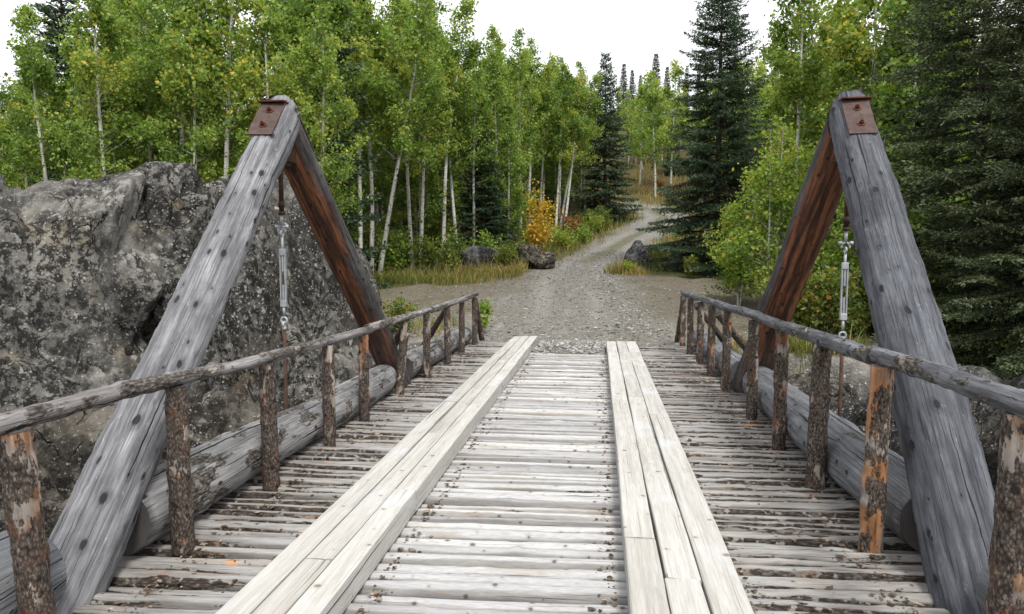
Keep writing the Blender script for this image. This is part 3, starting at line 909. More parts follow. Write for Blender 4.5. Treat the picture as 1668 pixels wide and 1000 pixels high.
# railing posts
def post(x, y, zt, mat, seed, lean=(0, 0), r=.064, zb=-.02):
    return make_log('rail_post', (x - lean[0], y - lean[1], zb), (x, y, zt), r * 1.04, r * .94, M[mat], bridge, seed, 110, 26, .10, .012, 6, .0045, up=(0, 1, 0), kn_h=.010)

def rail_z(sd, y):
    if sd == 'L': return float(np.interp(y, [0, 2.4, 4.7, 7, 12, 13], [1.0, .98, .93, .90, .91, .92]))
    return float(np.interp(y, [0, 2.75, 4, 6.3, 10, 13.3], [1.10, 1.09, 1.075, 1.05, 1.0, .96]))

PL = [(1.3, 'post', 0, 0), (2.42, 'post', -.035, -.05), (3.50, 'post', 0, 0), (4.54, 'post_red', 0, 0), (5.62, 'post_grey', 0, 0), (6.52, 'post_red', 0, 0), (8.0, 'post_grey', .05, .1),
      (9.1, 'post_grey', 0, 0), (10.3, 'post_grey', 0, 0), (11.5, 'post', 0, 0), (12.7, 'post_red', 0, 0)]
PR = [(1.5, 'post', 0, 0), (2.74, 'post', .0, .0), (3.98, 'post_orange', .02, 0), (5.05, 'post_grey', .01, 0), (6.07, 'post_red', 0, 0), (7.15, 'post_grey', 0, 0), (8.6, 'post_red', 0, 0),
      (9.7, 'post_red', 0, 0), (10.8, 'post_red', 0, 0), (11.9, 'post_grey', 0, 0), (13.0, 'post_red', 0, 0)]
for k, (y, mt, lx, ly) in enumerate(PL):
    post(-2.325, y, rail_z('L', y) - .03, mt, 500 + k, (lx, ly), .059 if k < 4 else .052)
for k, (y, mt, lx, ly) in enumerate(PR):
    post(1.565, y, rail_z('R', y) - .03, mt, 520 + k, (lx, ly), .062 if k < 4 else .053)
# braces that stay the end posts and lean out past the kerb logs
for k, (p0, p1) in enumerate((((-2.28, 13.28, -.02), (-2.33, 12.72, .86)), ((-3.0, 11.2, .05), (-2.36, 10.4, .82)), ((-3.0, 8.9, .0), (-2.36, 8.1, .82)),
                              ((1.52, 13.6, -.02), (1.57, 13.02, .9)), ((2.35, 10.1, .05), (1.6, 9.5, .88)), ((2.3, 12.3, .05), (1.6, 11.6, .86)))):
    make_log('rail_brace', p0, p1, .052, .046, M['post'], bridge, 560 + k, 60, 18, .10, .01, 3, .004, up=(0, 1, 0))

# handrails, lapped poles
for sd, x, cuts, mat in (('L', -2.335, (.4, 6.72, 9.3, 12.95), 'rail_l'), ('R', 1.575, (.4, 4.15, 8.8, 13.25), 'rail_r')):
    for k, (a, b) in enumerate(zip(cuts[:-1], cuts[1:])):
        r0 = .051 if sd == 'R' else .045
        make_log('handrail', (x, a, rail_z(sd, a) + .012), (x, b + .05, rail_z(sd, b) + .02), r0, r0 - .006, M[mat], bridge, 600 + k + 10 * (sd == 'R'),
                 130, 22, .10, .022, 26, .003, kn_h=.012)

# truss frames
def truss(sd, base_x, apex, y_near, y_far, mats, rk=1.0):
    ax_, ay, az = apex
    legs = {}
    top = 3.02
    for nm, yb in (('near', y_near), ('far', y_far)):
        p0 = Vector((base_x, yb, -.42))
        p1 = Vector((ax_, ay, az))
        d = (p1 - p0).normalized()
        p1e = p1 + d * .30
        sgn = -1 if nm == 'near' else 1
        def edit(V, mw, sgn=sgn, d=d):
            W = np.array(mw)
            P = V @ W[:3, :3].T + W[:3, 3]
            # adzed seat under the steel strap
            Z = V[..., 2]
            lx = V[..., 0] - (Vector(p1) - Vector(p0)).length
            seat = sstep(-.50, -.47, lx)
            V = V.copy()
            V[..., 2] = np.where(Z > .148, Z - (Z - .148) * seat, Z)
            # plumb cut at the ridge: slide points back along the log axis to the mid plane
            P = V @ W[:3, :3].T + W[:3, 3]
            over = np.maximum(0, (P[..., 1] - (ay + sgn * .004)) * -sgn)
            V[..., 0] -= over / max(1e-3, abs(d.y))
            return V
        o = make_log('truss_leg', p0, p1e, .198 * rk, .166 * (.5 + .5 * rk), mats[nm], bridge, 700 + (sd == 'R') * 10 + (nm == 'far') * 3, 150, 56, .055, .024, 30, .0045,
                     up=(0, 0, 1), kn_h=.006, edit=edit)
        legs[nm] = (o, p0, p1, d)
    # folded steel strap over the ridge with two bolts on each slope
    for nm in ('near', 'far'):
        o, p0, p1, d = legs[nm]
        mw = frame(p0, p1)
        Lp = (p1 - p0).length
        bm = bmesh.new()
        box_bm(bm, Lp - .235, 0, .148 + .008, .46, .21, .012, .002)
        pl = bm_obj('steel_plate', bm, M['plate'], o, mw)
        for s in (.13, .34):
            bm = bmesh.new()
            cyl_bm(bm, .034, 0, .006, 20)
            cyl_bm(bm, .019, .006, .030, 6)
            cyl_bm(bm, .010, .030, .042, 10)
            bm_obj('bolt', bm, M['bolt'], o, mw @ Matrix.Translation((Lp - s, .0, .1625)) @ Matrix.Rotation(s * 4, 4, 'Z'))
    o, p0, p1, d = legs['near']
    nz_ = frame(p0, p1).to_3x3() @ Vector((0, 0, 1))
    tz = (p1 - d * .005 + nz_ * .156)
    bm = bmesh.new()
    box_bm(bm, 0, 0, 0, .235, abs(ay - tz.y) * 2 + .10, .014, .003)
    box_bm(bm, 0, -.03, .016, .20, .10, .012, .003)
    box_bm(bm, .02, .04, .016, .16, .06, .016, .003)
    bm_obj('ridge_cap', bm, M['bolt'], o, Matrix.Translation((ax_, ay, tz.z + .012)))
    # hanger: rod, clevis, turnbuckle, eye, lower rod
    rx, ry = ax_ + (.0 if sd == 'L' else 0), ay
    zs, zt1, zt0, ze = (1.90, 1.72, 1.20, 1.08) if sd == 'L' else (1.75, 1.60, 1.10, .97)
    bm = bmesh.new()
    cyl_bm(bm, .021, zs + .14, az - .15, 12)
    cyl_bm(bm, .028, zs + .19, zs + .24, 14)
    cyl_bm(bm, .031, zs + .12, zs + .15, 14)
    rod = bm_obj('hanger_rod', bm, M['rust'], bridge, Matrix.Translation((rx, ry, 0)), True)
    bm = bmesh.new()
    box_bm(bm, 0, 0, az - .30, .20, .22, .16, .01)
    box_bm(bm, 0, -.02, az - .395, .15, .15, .03, .004)
    bm_obj('bearing_block', bm, M['rust'], bridge, Matrix.Translation((rx, ry, 0)))
    bm = bmesh.new()
    cyl_bm(bm, .013, zs + .02, zs + .13, 10)
    torus_bm(bm, .034, .0095, Matrix.Translation((0, 0, zs - .015)), (-.35, math.pi + .35))
    for s in (-1, 1):
        v_ = cyl_bm(bm, .017, -.014, .014, 12)
        bmesh.ops.rotate(bm, cent=(0, 0, 0), matrix=Matrix.Rotation(math.pi / 2, 3, 'Y'), verts=v_)
        bmesh.ops.translate(bm, vec=(s * .045, 0, zs + .015), verts=v_)
    torus_bm(bm, .024, .009, Matrix.Translation((0, 0, zs - .045)) @ Matrix.Rotation(math.pi / 2, 4, 'Z'))
    cyl_bm(bm, .0115, zt1 - .06, zs - .065, 10)
    bm_obj('shackle', bm, M['galv'], rod, Matrix.Translation((rx, ry, 0)), True)
    bm = bmesh.new()
    for s in (-1, 1): box_bm(bm, s * .022, 0, (zt0 + zt1) / 2, .011, .026, zt1 - zt0 - .05, .003)
    for z_ in (zt0 + .03, zt1 - .03): box_bm(bm, 0, 0, z_, .056, .034, .06, .006)
    cyl_bm(bm, .0105, zt0 + .05, zt0 + .20, 10); cyl_bm(bm, .0105, zt1 - .2, zt1 - .05, 10)
    bm_obj('turnbuckle', bm, M['galv'], rod, Matrix.Translation((rx, ry, 0)))
    bm = bmesh.new()
    cyl_bm(bm, .0115, ze + .04, zt0 + .01, 10)
    torus_bm(bm, .027, .010, Matrix.Translation((0, 0, ze)))
    torus_bm(bm, .024, .0095, Matrix.Translation((0, 0, ze - .04)) @ Matrix.Rotation(math.pi / 2, 4, 'Z'))
    cyl_bm(bm, .020, ze - .085, ze - .06, 6)
    bm_obj('eye_bolt', bm, M['galv'], rod, Matrix.Translation((rx, ry, 0)), True)
    bm = bmesh.new()
    cyl_bm(bm, .016, -.62, ze - .08, 12)
    bm_obj('lower_rod', bm, M['rust'], rod, Matrix.Translation((rx, ry, 0)), True)

truss('L', -2.555, (-2.80, 5.80, 2.86), 2.50, 8.95, {'near': M['leg_light'], 'far': M['leg_far']}, .85)
truss('R', 1.80, (2.10, 6.20, 2.84), 3.05, 9.10, {'near': M['leg_dark'], 'far': M['leg_far']})

# ------------------------------------------------------------------ scattered small stuff
def chips(name, P, size, mat, vals, rs, flat=.35, label=None, cat=None):
    n = len(P)
    base = np.array([(1, 0, 0), (0, 1, 0), (-1, 0, 0), (0, -1, 0), (0, 0, .8), (0, 0, -.8)], float)
    f = np.array([(0, 1, 4), (1, 2, 4), (2, 3, 4), (3, 0, 4), (1, 0, 5), (2, 1, 5), (3, 2, 5), (0, 3, 5)])
    a = rs.uniform(0, 6.28, n)
    V = base[None] * (1 + .35 * rs.normal(size=(n, 6, 1)).clip(-1, 1))
    V = V * np.stack([size * rs.uniform(.7, 1.5, n), size * rs.uniform(.6, 1.0, n), size * flat * rs.uniform(.7, 1.4, n)], -1)[:, None, :]
    c, s = np.cos(a)[:, None], np.sin(a)[:, None]
    V = np.stack([V[..., 0] * c - V[..., 1] * s, V[..., 0] * s + V[..., 1] * c, V[..., 2]], -1) + P[:, None, :]
    F = (f[None] + (np.arange(n) * 6)[:, None, None]).reshape(-1, 3)
    o = link(name, mesh_np(name, V.reshape(-1, 3), F, mat, False, v=np.repeat(vals, 6)))
    return tag(o, label, cat, None, 'stuff')

rs = np.random.RandomState(3)
n = 20000
gyv = 12.2 + 22 * rs.uniform(0, 1, n) ** 1.5
gxv = road_x(gyv) + rs.normal(0, 1, n) * np.interp(gyv, [12, 20, 27, 36], [3.2, 3.0, 1.3, .8])
keep = ~((gyv < 13.2) & ((gxv < -2.4) | (gxv > 1.7)))
gxv, gyv = gxv[keep], gyv[keep]
sz = rs.gamma(2.2, .0065, len(gxv)).clip(.008, .05)
chips('gravel', np.stack([gxv, gyv, hgt(gxv, gyv) + sz * .25], -1), sz, M['stone'], rs.beta(2, 2.4, len(gxv)), rs, .6, 'loose grey gravel strewn over the road and turning area', 'gravel')
n = 1500
gyv = 14 + 19 * rs.uniform(0, 1, n) ** 1.1
gxv = np.interp(gyv, [14, 18, 24, 30, 34], [.75, .85, .35, .35, .9]) + rs.normal(0, 1, n) * np.interp(gyv, [13, 20, 34], [.36, .3, .3])
sz = rs.gamma(2.5, .008, n).clip(.010, .05)
chips('gravel_windrow', np.stack([gxv, gyv, hgt(gxv, gyv) + sz * .3], -1), sz, M['stone'], rs.beta(3, 2.2, n), rs, .7, 'pale ridge of coarse stones down the middle of the road', 'gravel')

# gravel that has spilled over the last deck poles between the plank tracks
n = 3600
gxv = rs.uniform(-1.14, .13, n); gyv = 11.55 + 1.6 * rs.uniform(0, 1, n) ** .6
sz = rs.gamma(2.2, .007, n).clip(.008, .035)
chips('gravel_spill', np.stack([gxv, gyv, .012 + .02 * sstep(11.5, 12.3, gyv) + sz * .3], -1), sz, M['stone'], rs.beta(2.4, 2.0, n), rs, .6, 'grey gravel spilled over the deck end between the plank tracks', 'gravel')
xs2 = np.linspace(-1.15, .142, 30); ys2 = np.linspace(11.45, 13.7, 40)
SX, SY = np.meshgrid(xs2, ys2, indexing='ij')
SZ = -.03 + .055 * sstep(11.45, 11.9, SY + .12 * vnoise(np.stack([SX * 3, SY * 0, SX * 0], -1))) + .008 * fbm(np.stack([SX * 5, SY * 5, SX * 0], -1), 3)
a_, b_ = np.meshgrid(np.arange(29), np.arange(39), indexing='ij')
q_ = np.stack([a_ * 40 + b_, (a_ + 1) * 40 + b_, (a_ + 1) * 40 + b_ + 1, a_ * 40 + b_ + 1], -1).reshape(-1, 4)
o = link('gravel_apron', mesh_np('gravel_apron', np.stack([SX, SY, SZ], -1).reshape(-1, 3), q_, M['ground'], True,
         attrs={'track': np.ones(SX.size), 'rut': np.zeros(SX.size), 'gravel': np.ones(SX.size), 'grass': np.zeros(SX.size), 'rock': np.zeros(SX.size)}))
tag(o, kind='structure')

# bark crumbs and splinters caught along the plank and kerb edges
P = []
for xc, sd_, k in ((-1.66, .05, 1300), (-1.11, .05, 1900), (.10, .05, 1900), (.72, .05, 1300), (-2.28, .10, 2200), (1.52, .10, 2200), (-2.0, .25, 300), (1.2, .25, 300)):
    yy_ = rs.uniform(1.8, 12.8, k)
    xx_ = xc + np.abs(rs.normal(0, sd_, k)) * (1 if xc in (-1.11, .72, -2.28, -2.0) else -1)
    P.append(np.stack([xx_, yy_, -.012 + rs.uniform(-.02, .012, k)], -1))
P = np.concatenate(P)
chips('bark_litter', P, rs.gamma(2.2, .0042, len(P)).clip(.004, .022), M['litter'], rs.beta(1.4, 2.6, len(P)), rs, .3, 'bark crumbs and splinters lying on the deck poles', 'bark litter')

# fallen leaves
n = 3200
t_ = rs.uniform(0, 1, n)
gyv = 13.3 + 22 * rs.uniform(0, 1, n)
gxv = np.where(t_ < .35, rs.uniform(-9, 7.5, n), np.where(t_ < .75, road_x(gyv) - np.interp(gyv, [13, 23, 27, 36], [6, 4.5, 1.9, 1.6]) + rs.normal(0, .7, n),
               road_x(gyv) + np.interp(gyv, [13, 23, 27, 36], [5, 4.0, 2, 1.6]) + rs.normal(0, .9, n)))
sz = rs.uniform(.014, .032, n)
chips('fallen_leaves', np.stack([gxv, gyv, hgt(gxv, gyv) + .008], -1), sz, M['fallen'], rs.uniform(0, 1, n), rs, .12, 'yellow and rust fallen leaves dotting the gravel edges', 'leaves')

# ------------------------------------------------------------------ plants
class Tubes:
    def __init__(s): s.V, s.F, s.v, s.n = [], [], [], 0
    def add(s, pts, rad, ns=5, val=0.0):
        pts = np.asarray(pts, float)
        k = len(pts)
        t = np.gradient(pts, axis=0)
        t /= np.linalg.norm(t, axis=1)[:, None] + 1e-9
        ref = np.array([1.0, .13, .07]) if abs(t[0, 0]) < .9 else np.array([0, 1.0, .1])
        u = np.cross(t, ref); u /= np.linalg.norm(u, axis=1)[:, None] + 1e-9
        w = np.cross(t, u)
        a = np.linspace(0, 2 * math.pi, ns, endpoint=False)
        ring = pts[:, None] + np.asarray(rad)[:, None, None] * (np.cos(a)[None, :, None] * u[:, None] + np.sin(a)[None, :, None] * w[:, None])
        i, j = np.meshgrid(np.arange(k - 1), np.arange(ns), indexing='ij')
        q = np.stack([i * ns + j, i * ns + (j + 1) % ns, (i + 1) * ns + (j + 1) % ns, (i + 1) * ns + j], -1).reshape(-1, 4) + s.n
        s.V.append(ring.reshape(-1, 3)); s.F.append(q)
        s.v.append(np.full(k * ns, val) if np.isscalar(val) else np.repeat(val, ns)); s.n += k * ns
    def mesh(s, name, mat):
        return mesh_np(name, np.concatenate(s.V), np.concatenate(s.F), mat, True, v=np.concatenate(s.v))

def leaf_quads(name, P, size, mat, vals, rs, droop=.25, long_=1.25):
    n = len(P)
    d = rs.normal(size=(n, 3)); d[:, 2] -= droop
    d /= np.linalg.norm(d, axis=1)[:, None]
    nn = rs.normal(size=(n, 3)); nn[:, 2] += .6
    s = np.cross(d, nn); s /= np.linalg.norm(s, axis=1)[:, None] + 1e-9
    up = np.cross(s, d)
    L = (size * (.5 + rs.gamma(2.5, .22, n)).clip(.5, 1.7))[:, None]
    b = P - d * L * .5 * long_
    t = P + d * L * .5 * long_
    l = P - d * L * .08 + s * L * .48 + up * L * .10
    r = P - d * L * .08 - s * L * .48 + up * L * .10
    V = np.stack([b, r, t, l], 1).reshape(-1, 3)
    F = np.arange(4 * n).reshape(-1, 4)
    return mesh_np(name, V, F, mat, False, v=np.repeat(vals, 4))

def curve(p, d, L, n, up=.0, wig=.1, rs=None):
    pts = [np.array(p, float)]
    d = np.array(d, float)
    for i in range(n):
        d = d + np.array([0, 0, up / n]) + rs.normal(0, wig, 3) / n
        d /= np.linalg.norm(d)
        pts.append(pts[-1] + d * L / n)
    return np.array(pts)

def aspen_mesh(seed, H, cb, spread, nbr, nleaf, lsize, mat, r0=.085, dead=10, lean=.04, stems=1, sigma=.17):
    rs = np.random.RandomState(seed)
    T = Tubes()
    anchors, wts = [], []
    for st in range(stems):
        h = H * (1 if st == 0 else rs.uniform(.75, .95))
        ba = rs.uniform(0, 6.28)
        ln = lean * (1 if stems == 1 else 2.2)
        tr = curve((rs.normal(0, .12) * (st > 0), rs.normal(0, .12) * (st > 0), -.15), (math.cos(ba) * ln, math.sin(ba) * ln, 1), h + .15, 14, .25, .22, rs)
        tt = np.linspace(0, 1, 15)
        T.add(tr, (r0 * (1 - .0 * st)) * (1 - tt) ** .85 + .006, 8, np.clip((tt - .72) * 2.2, 0, .8) + .35 * (tt < .06))
        for i in range(nbr):
            t = cb + (1 - cb) * .97 * ((i + rs.uniform(0, 1)) / nbr) ** 1.12
            p = np.array([np.interp(t, tt, tr[:, k]) for k in range(3)])
            q = (t - cb) / (1 - cb)
            L = spread * (1 - q ** 1.35) * rs.uniform(.5, 1.15) + .16
            if q < .15: L *= .75
            az = i * 2.399 + rs.normal(0, .5)
            el = rs.uniform(.15, .75) + .35 * q
            bp = curve(p, (math.cos(az) * math.cos(el), math.sin(az) * math.cos(el), math.sin(el)), L, 6, .35, .5, rs)
            T.add(bp, np.linspace(.017 * (1 - .55 * q) + .004, .003, 7), 4, np.linspace(.5, 1, 7))
            for u in np.linspace(.4, 1, 5):
                anchors.append([np.interp(u, np.linspace(0, 1, 7), bp[:, k]) for k in range(3)]); wts.append((.6 + u) * (.25 + .75 * L / spread))
            for j in range(4):
                u = rs.uniform(.25, .9)
                sp = np.array([np.interp(u, np.linspace(0, 1, 7), bp[:, k]) for k in range(3)])
                dd = bp[-1] - bp[0]; dd /= np.linalg.norm(dd)
                dd = dd + rs.normal(0, .6, 3); dd /= np.linalg.norm(dd)
                sb = curve(sp, dd, L * rs.uniform(.25, .5), 3, .2, .4, rs)
                T.add(sb, np.linspace(.007, .002, 4), 3, 1.0)
                for c in sb[1:]: anchors.append(c); wts.append(1.1 * (.25 + .75 * L / spread))
        for i in range(dead):
            t = rs.uniform(.12, cb + .05)
            p = np.array([np.interp(t, tt, tr[:, k]) for k in range(3)])
            az = rs.uniform(0, 6.28)
            bp = curve(p, (math.cos(az), math.sin(az), rs.uniform(-.1, .5)), rs.uniform(.3, 1.1) * min(1, spread), 5, .1, .8, rs)
            T.add(bp, np.linspace(.010, .002, 6), 3, 1.0)
    anchors = np.array(anchors); wts = np.array(wts)
    # uneven: some boughs thick with leaves, some nearly bare
    wts = wts * (.10 + 1.8 * (vnoise(anchors * 1.5 + seed) * .5 + .5) ** 2.2)
    ix = rs.choice(len(anchors), nleaf, p=wts / wts.sum())
    P = anchors[ix] + rs.normal(0, sigma, (nleaf, 3)) * np.array([1, 1, .85])
    v = .48 + .18 * rs.normal(size=nleaf) + .26 * vnoise(P * .9 + seed * 2.2) + .10 * vnoise(P * 3.1 + seed)
    v = np.where(rs.uniform(0, 1, nleaf) < .035, .92, v).clip(0, 1)
    return T.mesh('trunk', M['aspen_bark']), leaf_quads('crown', P, lsize, mat, v, rs)

def spruce_mesh(seed, H, Rm, nsp, mat, dens=1.0, base=.03, taper=.8, nl=.085):
    rs = np.random.RandomState(seed)
    T = Tubes()
    tr = curve((0, 0, -.15), (0, 0, 1), H + .15, 10, .1, .05, rs)
    tt = np.linspace(0, 1, 11)
    T.add(tr, H * .0125 * (1 - tt) + .008, 8)
    O, Dv, wt = [], [], []
    z = base * H
    wi = 0
    while z < H * .985:
        q = z / H
        nb = max(4, int(rs.randint(6, 9) * (1 if q < .85 else .8)))
        for b in range(nb):
            az = wi * 1.1 + b * 6.283 / nb + rs.normal(0, .22)
            L = Rm * ((1 - q) ** taper) * rs.uniform(.62, 1.12) + .10
            zz = z + rs.uniform(-.1, .1)
            p = np.array([np.interp(zz / H, tt, tr[:, 0]), np.interp(zz / H, tt, tr[:, 1]), zz])
            el = np.interp(q, [0, .5, .85, 1], [-.35, -.18, .25, .8]) + rs.normal(0, .1)
            bp = curve(p, (math.cos(az) * math.cos(el), math.sin(az) * math.cos(el), math.sin(el)), L, 6, .30, .25, rs)
            if L > .3: T.add(bp, np.linspace(.008 + .008 * L, .003, 7), 3)
            dirv = np.gradient(bp, axis=0); dirv /= np.linalg.norm(dirv, axis=1)[:, None]
            m_ = max(3, int(L * 9))
            for u in np.linspace(.18, 1.0, m_):
                c = np.array([np.interp(u, np.linspace(0, 1, 7), bp[:, k]) for k in range(3)])
                dd = dirv[min(6, int(u * 6))]
                sd = np.cross(dd, (0, 0, 1)); sd /= np.linalg.norm(sd) + 1e-9
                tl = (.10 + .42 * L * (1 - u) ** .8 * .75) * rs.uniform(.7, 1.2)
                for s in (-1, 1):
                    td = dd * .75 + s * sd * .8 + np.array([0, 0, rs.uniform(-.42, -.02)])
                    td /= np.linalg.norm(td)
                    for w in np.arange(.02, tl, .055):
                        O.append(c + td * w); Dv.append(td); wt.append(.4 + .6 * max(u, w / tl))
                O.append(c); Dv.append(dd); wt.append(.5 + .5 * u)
        z += np.interp(q, [0, 1], [.27, .17]) * (H / 10) ** .5 * rs.uniform(.8, 1.2)
        wi += 1
    O, Dv, wt = np.array(O), np.array(Dv), np.array(wt)
    k = nsp
    ix = rs.randint(0, len(O), k)
    P = O[ix] + rs.normal(0, .018, (k, 3))
    d = Dv[ix] + rs.normal(0, .42, (k, 3)); d[:, 2] += .12
    d /= np.linalg.norm(d, axis=1)[:, None]
    s = np.cross(d, rs.normal(size=(k, 3))); s /= np.linalg.norm(s, axis=1)[:, None] + 1e-9
    L = (nl * rs.uniform(.7, 1.35, k))[:, None]
    W = L * .17
    V = np.stack([P, P + d * L * .5 - s * W, P + d * L, P + d * L * .5 + s * W], 1).reshape(-1, 3)
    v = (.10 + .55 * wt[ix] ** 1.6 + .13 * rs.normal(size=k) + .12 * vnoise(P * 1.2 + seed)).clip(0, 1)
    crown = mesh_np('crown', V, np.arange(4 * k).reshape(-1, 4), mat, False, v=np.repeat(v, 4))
    return T.mesh('trunk', M['spruce_bark']), crown

def shrub_mesh(seed, H, W, nst, nleaf, lsize, mat, sigma=.07):
    rs = np.random.RandomState(seed)
    T = Tubes()
    A = []
    for i in range(nst):
        az = rs.uniform(0, 6.28); tl = rs.uniform(.05, W / H * .8)
        st = curve((rs.normal(0, .05 * W), rs.normal(0, .05 * W), -.05), (math.cos(az) * tl, math.sin(az) * tl, 1), H * rs.uniform(.6, 1.0), 7, .1, .35, rs)
        T.add(st, np.linspace(.011, .002, 8), 4, .9)
        for j in range(7):
            u = rs.uniform(.22, .95)
            p = np.array([np.interp(u, np.linspace(0, 1, 8), st[:, k]) for k in range(3)])
            a2 = rs.uniform(0, 6.28)
            sb = curve(p, (math.cos(a2), math.sin(a2), rs.uniform(.3, 1.1)), W * rs.uniform(.15, .42), 4, .2, .4, rs)
            T.add(sb, np.linspace(.005, .0015, 5), 3, 1.0)
            A += list(sb[1:])
        A += list(st[3:])
    A = np.array(A)
    P = A[rs.randint(0, len(A), nleaf)] + rs.normal(0, sigma, (nleaf, 3))
    P[:, 2] = np.maximum(P[:, 2], .03)
    v = (.45 + .2 * rs.normal(size=nleaf) + .2 * vnoise(P * 2.1 + seed)).clip(0, 1)
    return T.mesh('stems', M['aspen_bark']), leaf_quads('foliage', P, lsize, mat, v, rs)

PLANT_PARTS = ('trunk', 'crown')
def plant(name, meshes, x, y, label, cat, group=None, rot=None, s=1.0, sz_=None, tilt=(0, 0), parts=PLANT_PARTS, dz=0.0):
    rot = prng.uniform(0, 6.28) if rot is None else rot
    mw = Matrix.Translation((x, y, gh(x, y) + dz)) @ Matrix.Rotation(tilt[0], 4, 'X') @ Matrix.Rotation(tilt[1], 4, 'Y') @ Matrix.Rotation(rot, 4, 'Z') @ Matrix.Diagonal((s, s, sz_ or s, 1))
    e = link(name, None, None, mw)
    tag(e, label, cat, group)
    for nm, me in zip(parts, meshes):
        o = bpy.data.objects.new(nm, me)
        C.objects.link(o)
        o.parent = e
    return e
prng = random.Random(77)

# kinds -------------------------------------------------------------
AL, AB = M['aspen_leaf'], M['aspen_leaf_bright']
A_tall = [aspen_mesh(1000 + k, 10.5, cb, spd, 34, 9500, .076, AL, .085, 24, .05, 1, .13) for k, (cb, spd) in enumerate(((.40, 2.1), (.46, 1.9), (.34, 2.2), (.48, 1.8)))]
A_full = [aspen_mesh(1010 + k, 8.0, .10, 1.8, 40, 10500, .074, AL, .07, 5, .05, 1, .13) for k in range(3)]
A_far = [aspen_mesh(1020 + k, 10.0, .24, 1.9, 26, 4300, .12, AL, .085, 6, .05, 1, .2) for k in range(3)]
A_young = [aspen_mesh(1030 + k, 4.7, .10, 1.35, 32, 8000, .062, AB, .035, 2, .06, 2, .14) for k in range(2)]
A_sap = [aspen_mesh(1040 + k, 2.6, .1, .7, 18, 2600, .055, AB, .02, 1, .05, 2, .1) for k in range(2)]
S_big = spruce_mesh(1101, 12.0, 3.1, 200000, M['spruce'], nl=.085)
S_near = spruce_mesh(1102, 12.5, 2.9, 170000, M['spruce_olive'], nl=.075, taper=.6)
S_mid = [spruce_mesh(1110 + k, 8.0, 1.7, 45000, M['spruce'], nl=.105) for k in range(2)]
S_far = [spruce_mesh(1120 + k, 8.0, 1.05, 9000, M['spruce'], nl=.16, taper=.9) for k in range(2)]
B_green = [shrub_mesh(1200 + k, 1.15, 1.0, 9, 1700, .052, M['shrub_leaf']) for k in range(3)]
B_gold = shrub_mesh(1210, 2.9, 1.0, 6, 1500, .066, M['gold_leaf'], .12)
B_red = shrub_mesh(1211, .8, .9, 12, 1500, .05, M['red_leaf'])
B_yg = [shrub_mesh(1220 + k, 1.0, .8, 9, 1200, .05, AB) for k in range(2)]
B_sap = shrub_mesh(1230, .85, .3, 2, 230, .075, AB, .045)
SHP = ('stems', 'foliage')

# named trees -------------------------------------------------------
def asp(px, Y, kind, label, h=10.5, tilt=(0, 0), rot=None, base=10.5, group=None):
    k = h / base
    plant('aspen_tree', kind, PX(px, Y), Y, label, 'tree', group, rot, k, None, tilt)
def spr(px, Y, kind, label, h, base, group=None, w=1.0):
    x = PX(px, Y)
    plant('spruce_tree', kind, x, Y, label, 'tree', group, None, h / base * w, h / base)

asp(357, 16.5, A_tall[1], 'pale-trunked aspen rising from behind the rock, left of the near left truss leg', 10.5, (0, .01))
asp(285, 17.5, A_tall[0], 'slim aspen behind the middle of the big rock, second trunk left of the truss leg', 10)
asp(182, 16.0, A_tall[2], 'aspen with a pair of brown stems behind the top of the pale rock face', 8.8)
asp(95, 16.8, A_tall[3], 'thin aspen above the left shoulder of the pale rock', 8.4)
asp(12, 15.5, A_full[0], 'leafy yellow-green aspen at the left edge of the picture', 4.6, base=8)
asp(-45, 17.5, A_full[1], 'aspen cut off by the left edge of the picture', 6.0, base=8)
asp(58, 19.0, A_full[2], 'short dense aspen just right of the left edge aspen', 6.6, base=8)
asp(225, 21.0, A_tall[1], 'tall aspen filling the gap above the middle of the pale rock', 11)
asp(250, 27.0, A_far[1], 'back-row aspen above the cleft between the two rock blocks', 12.5, base=10)
spr(20, 26.0, S_mid[0], 'dark spruce behind the short dense aspen near the left edge', 7.5, 8.0)
asp(478, 19.5, A_tall[3], 'white aspen trunk showing between the left truss rod and far leg', 11)
asp(523, 21.0, A_tall[0], 'aspen whose white foot shows just left of the stained far left truss leg', 11)
asp(588, 25.0, A_tall[1], 'straight slender aspen, leftmost of the white clump right of the left truss', 11, (0, .03))
asp(606, 25.6, A_tall[3], 'second white aspen in the clump right of the left truss', 11.5, (0, .06))
asp(618, 25.0, A_tall[0], 'leaning forked white aspen in the clump right of the left truss', 11, (0, .16), 1.0)
asp(672, 27.0, A_tall[1], 'grey-white aspen behind the clump, left of the mid dark spruce', 11, (0, .02))
asp(684, 27.8, A_tall[2], 'close neighbour aspen just right of the grey-white stem', 10.5)
asp(722, 29.5, A_tall[3], 'tall yellow-tinged aspen left of the mid dark spruce', 11.6)
asp(745, 30.4, A_tall[0], 'leafy aspen overlapping the left side of the dark spruce by the boulder', 10.2)
asp(655, 30.5, A_tall[2], 'tall aspen crown reaching the picture top right of the left truss', 13.2)
asp(700, 33.0, A_tall[1], 'tall aspen behind the yellow-tinged one left of the mid dark spruce', 13.5)
asp(560, 28.0, A_tall[2], 'tall aspen crown just right of the left truss peak', 13)
asp(812, 33.5, A_full[2], 'aspen crowding the right side of the dark spruce by the boulder', 9.5, base=8)
asp(848, 36.0, A_tall[2], 'aspen standing behind the golden sapling', 10.4)
asp(905, 39.5, A_tall[1], 'left stem of the leaning white aspen trio beside the pyramidal spruce', 9.3, (0, .10), .4)
asp(912, 40.0, A_tall[3], 'middle stem of the leaning white aspen trio beside the pyramidal spruce', 9, (0, .12), 2.4)
asp(918, 39.4, A_tall[0], 'right stem of the leaning white aspen trio beside the pyramidal spruce', 9, (0, .17), 4.4)
asp(880, 41, A_tall[3], 'pale aspen left of the leaning trio', 9)
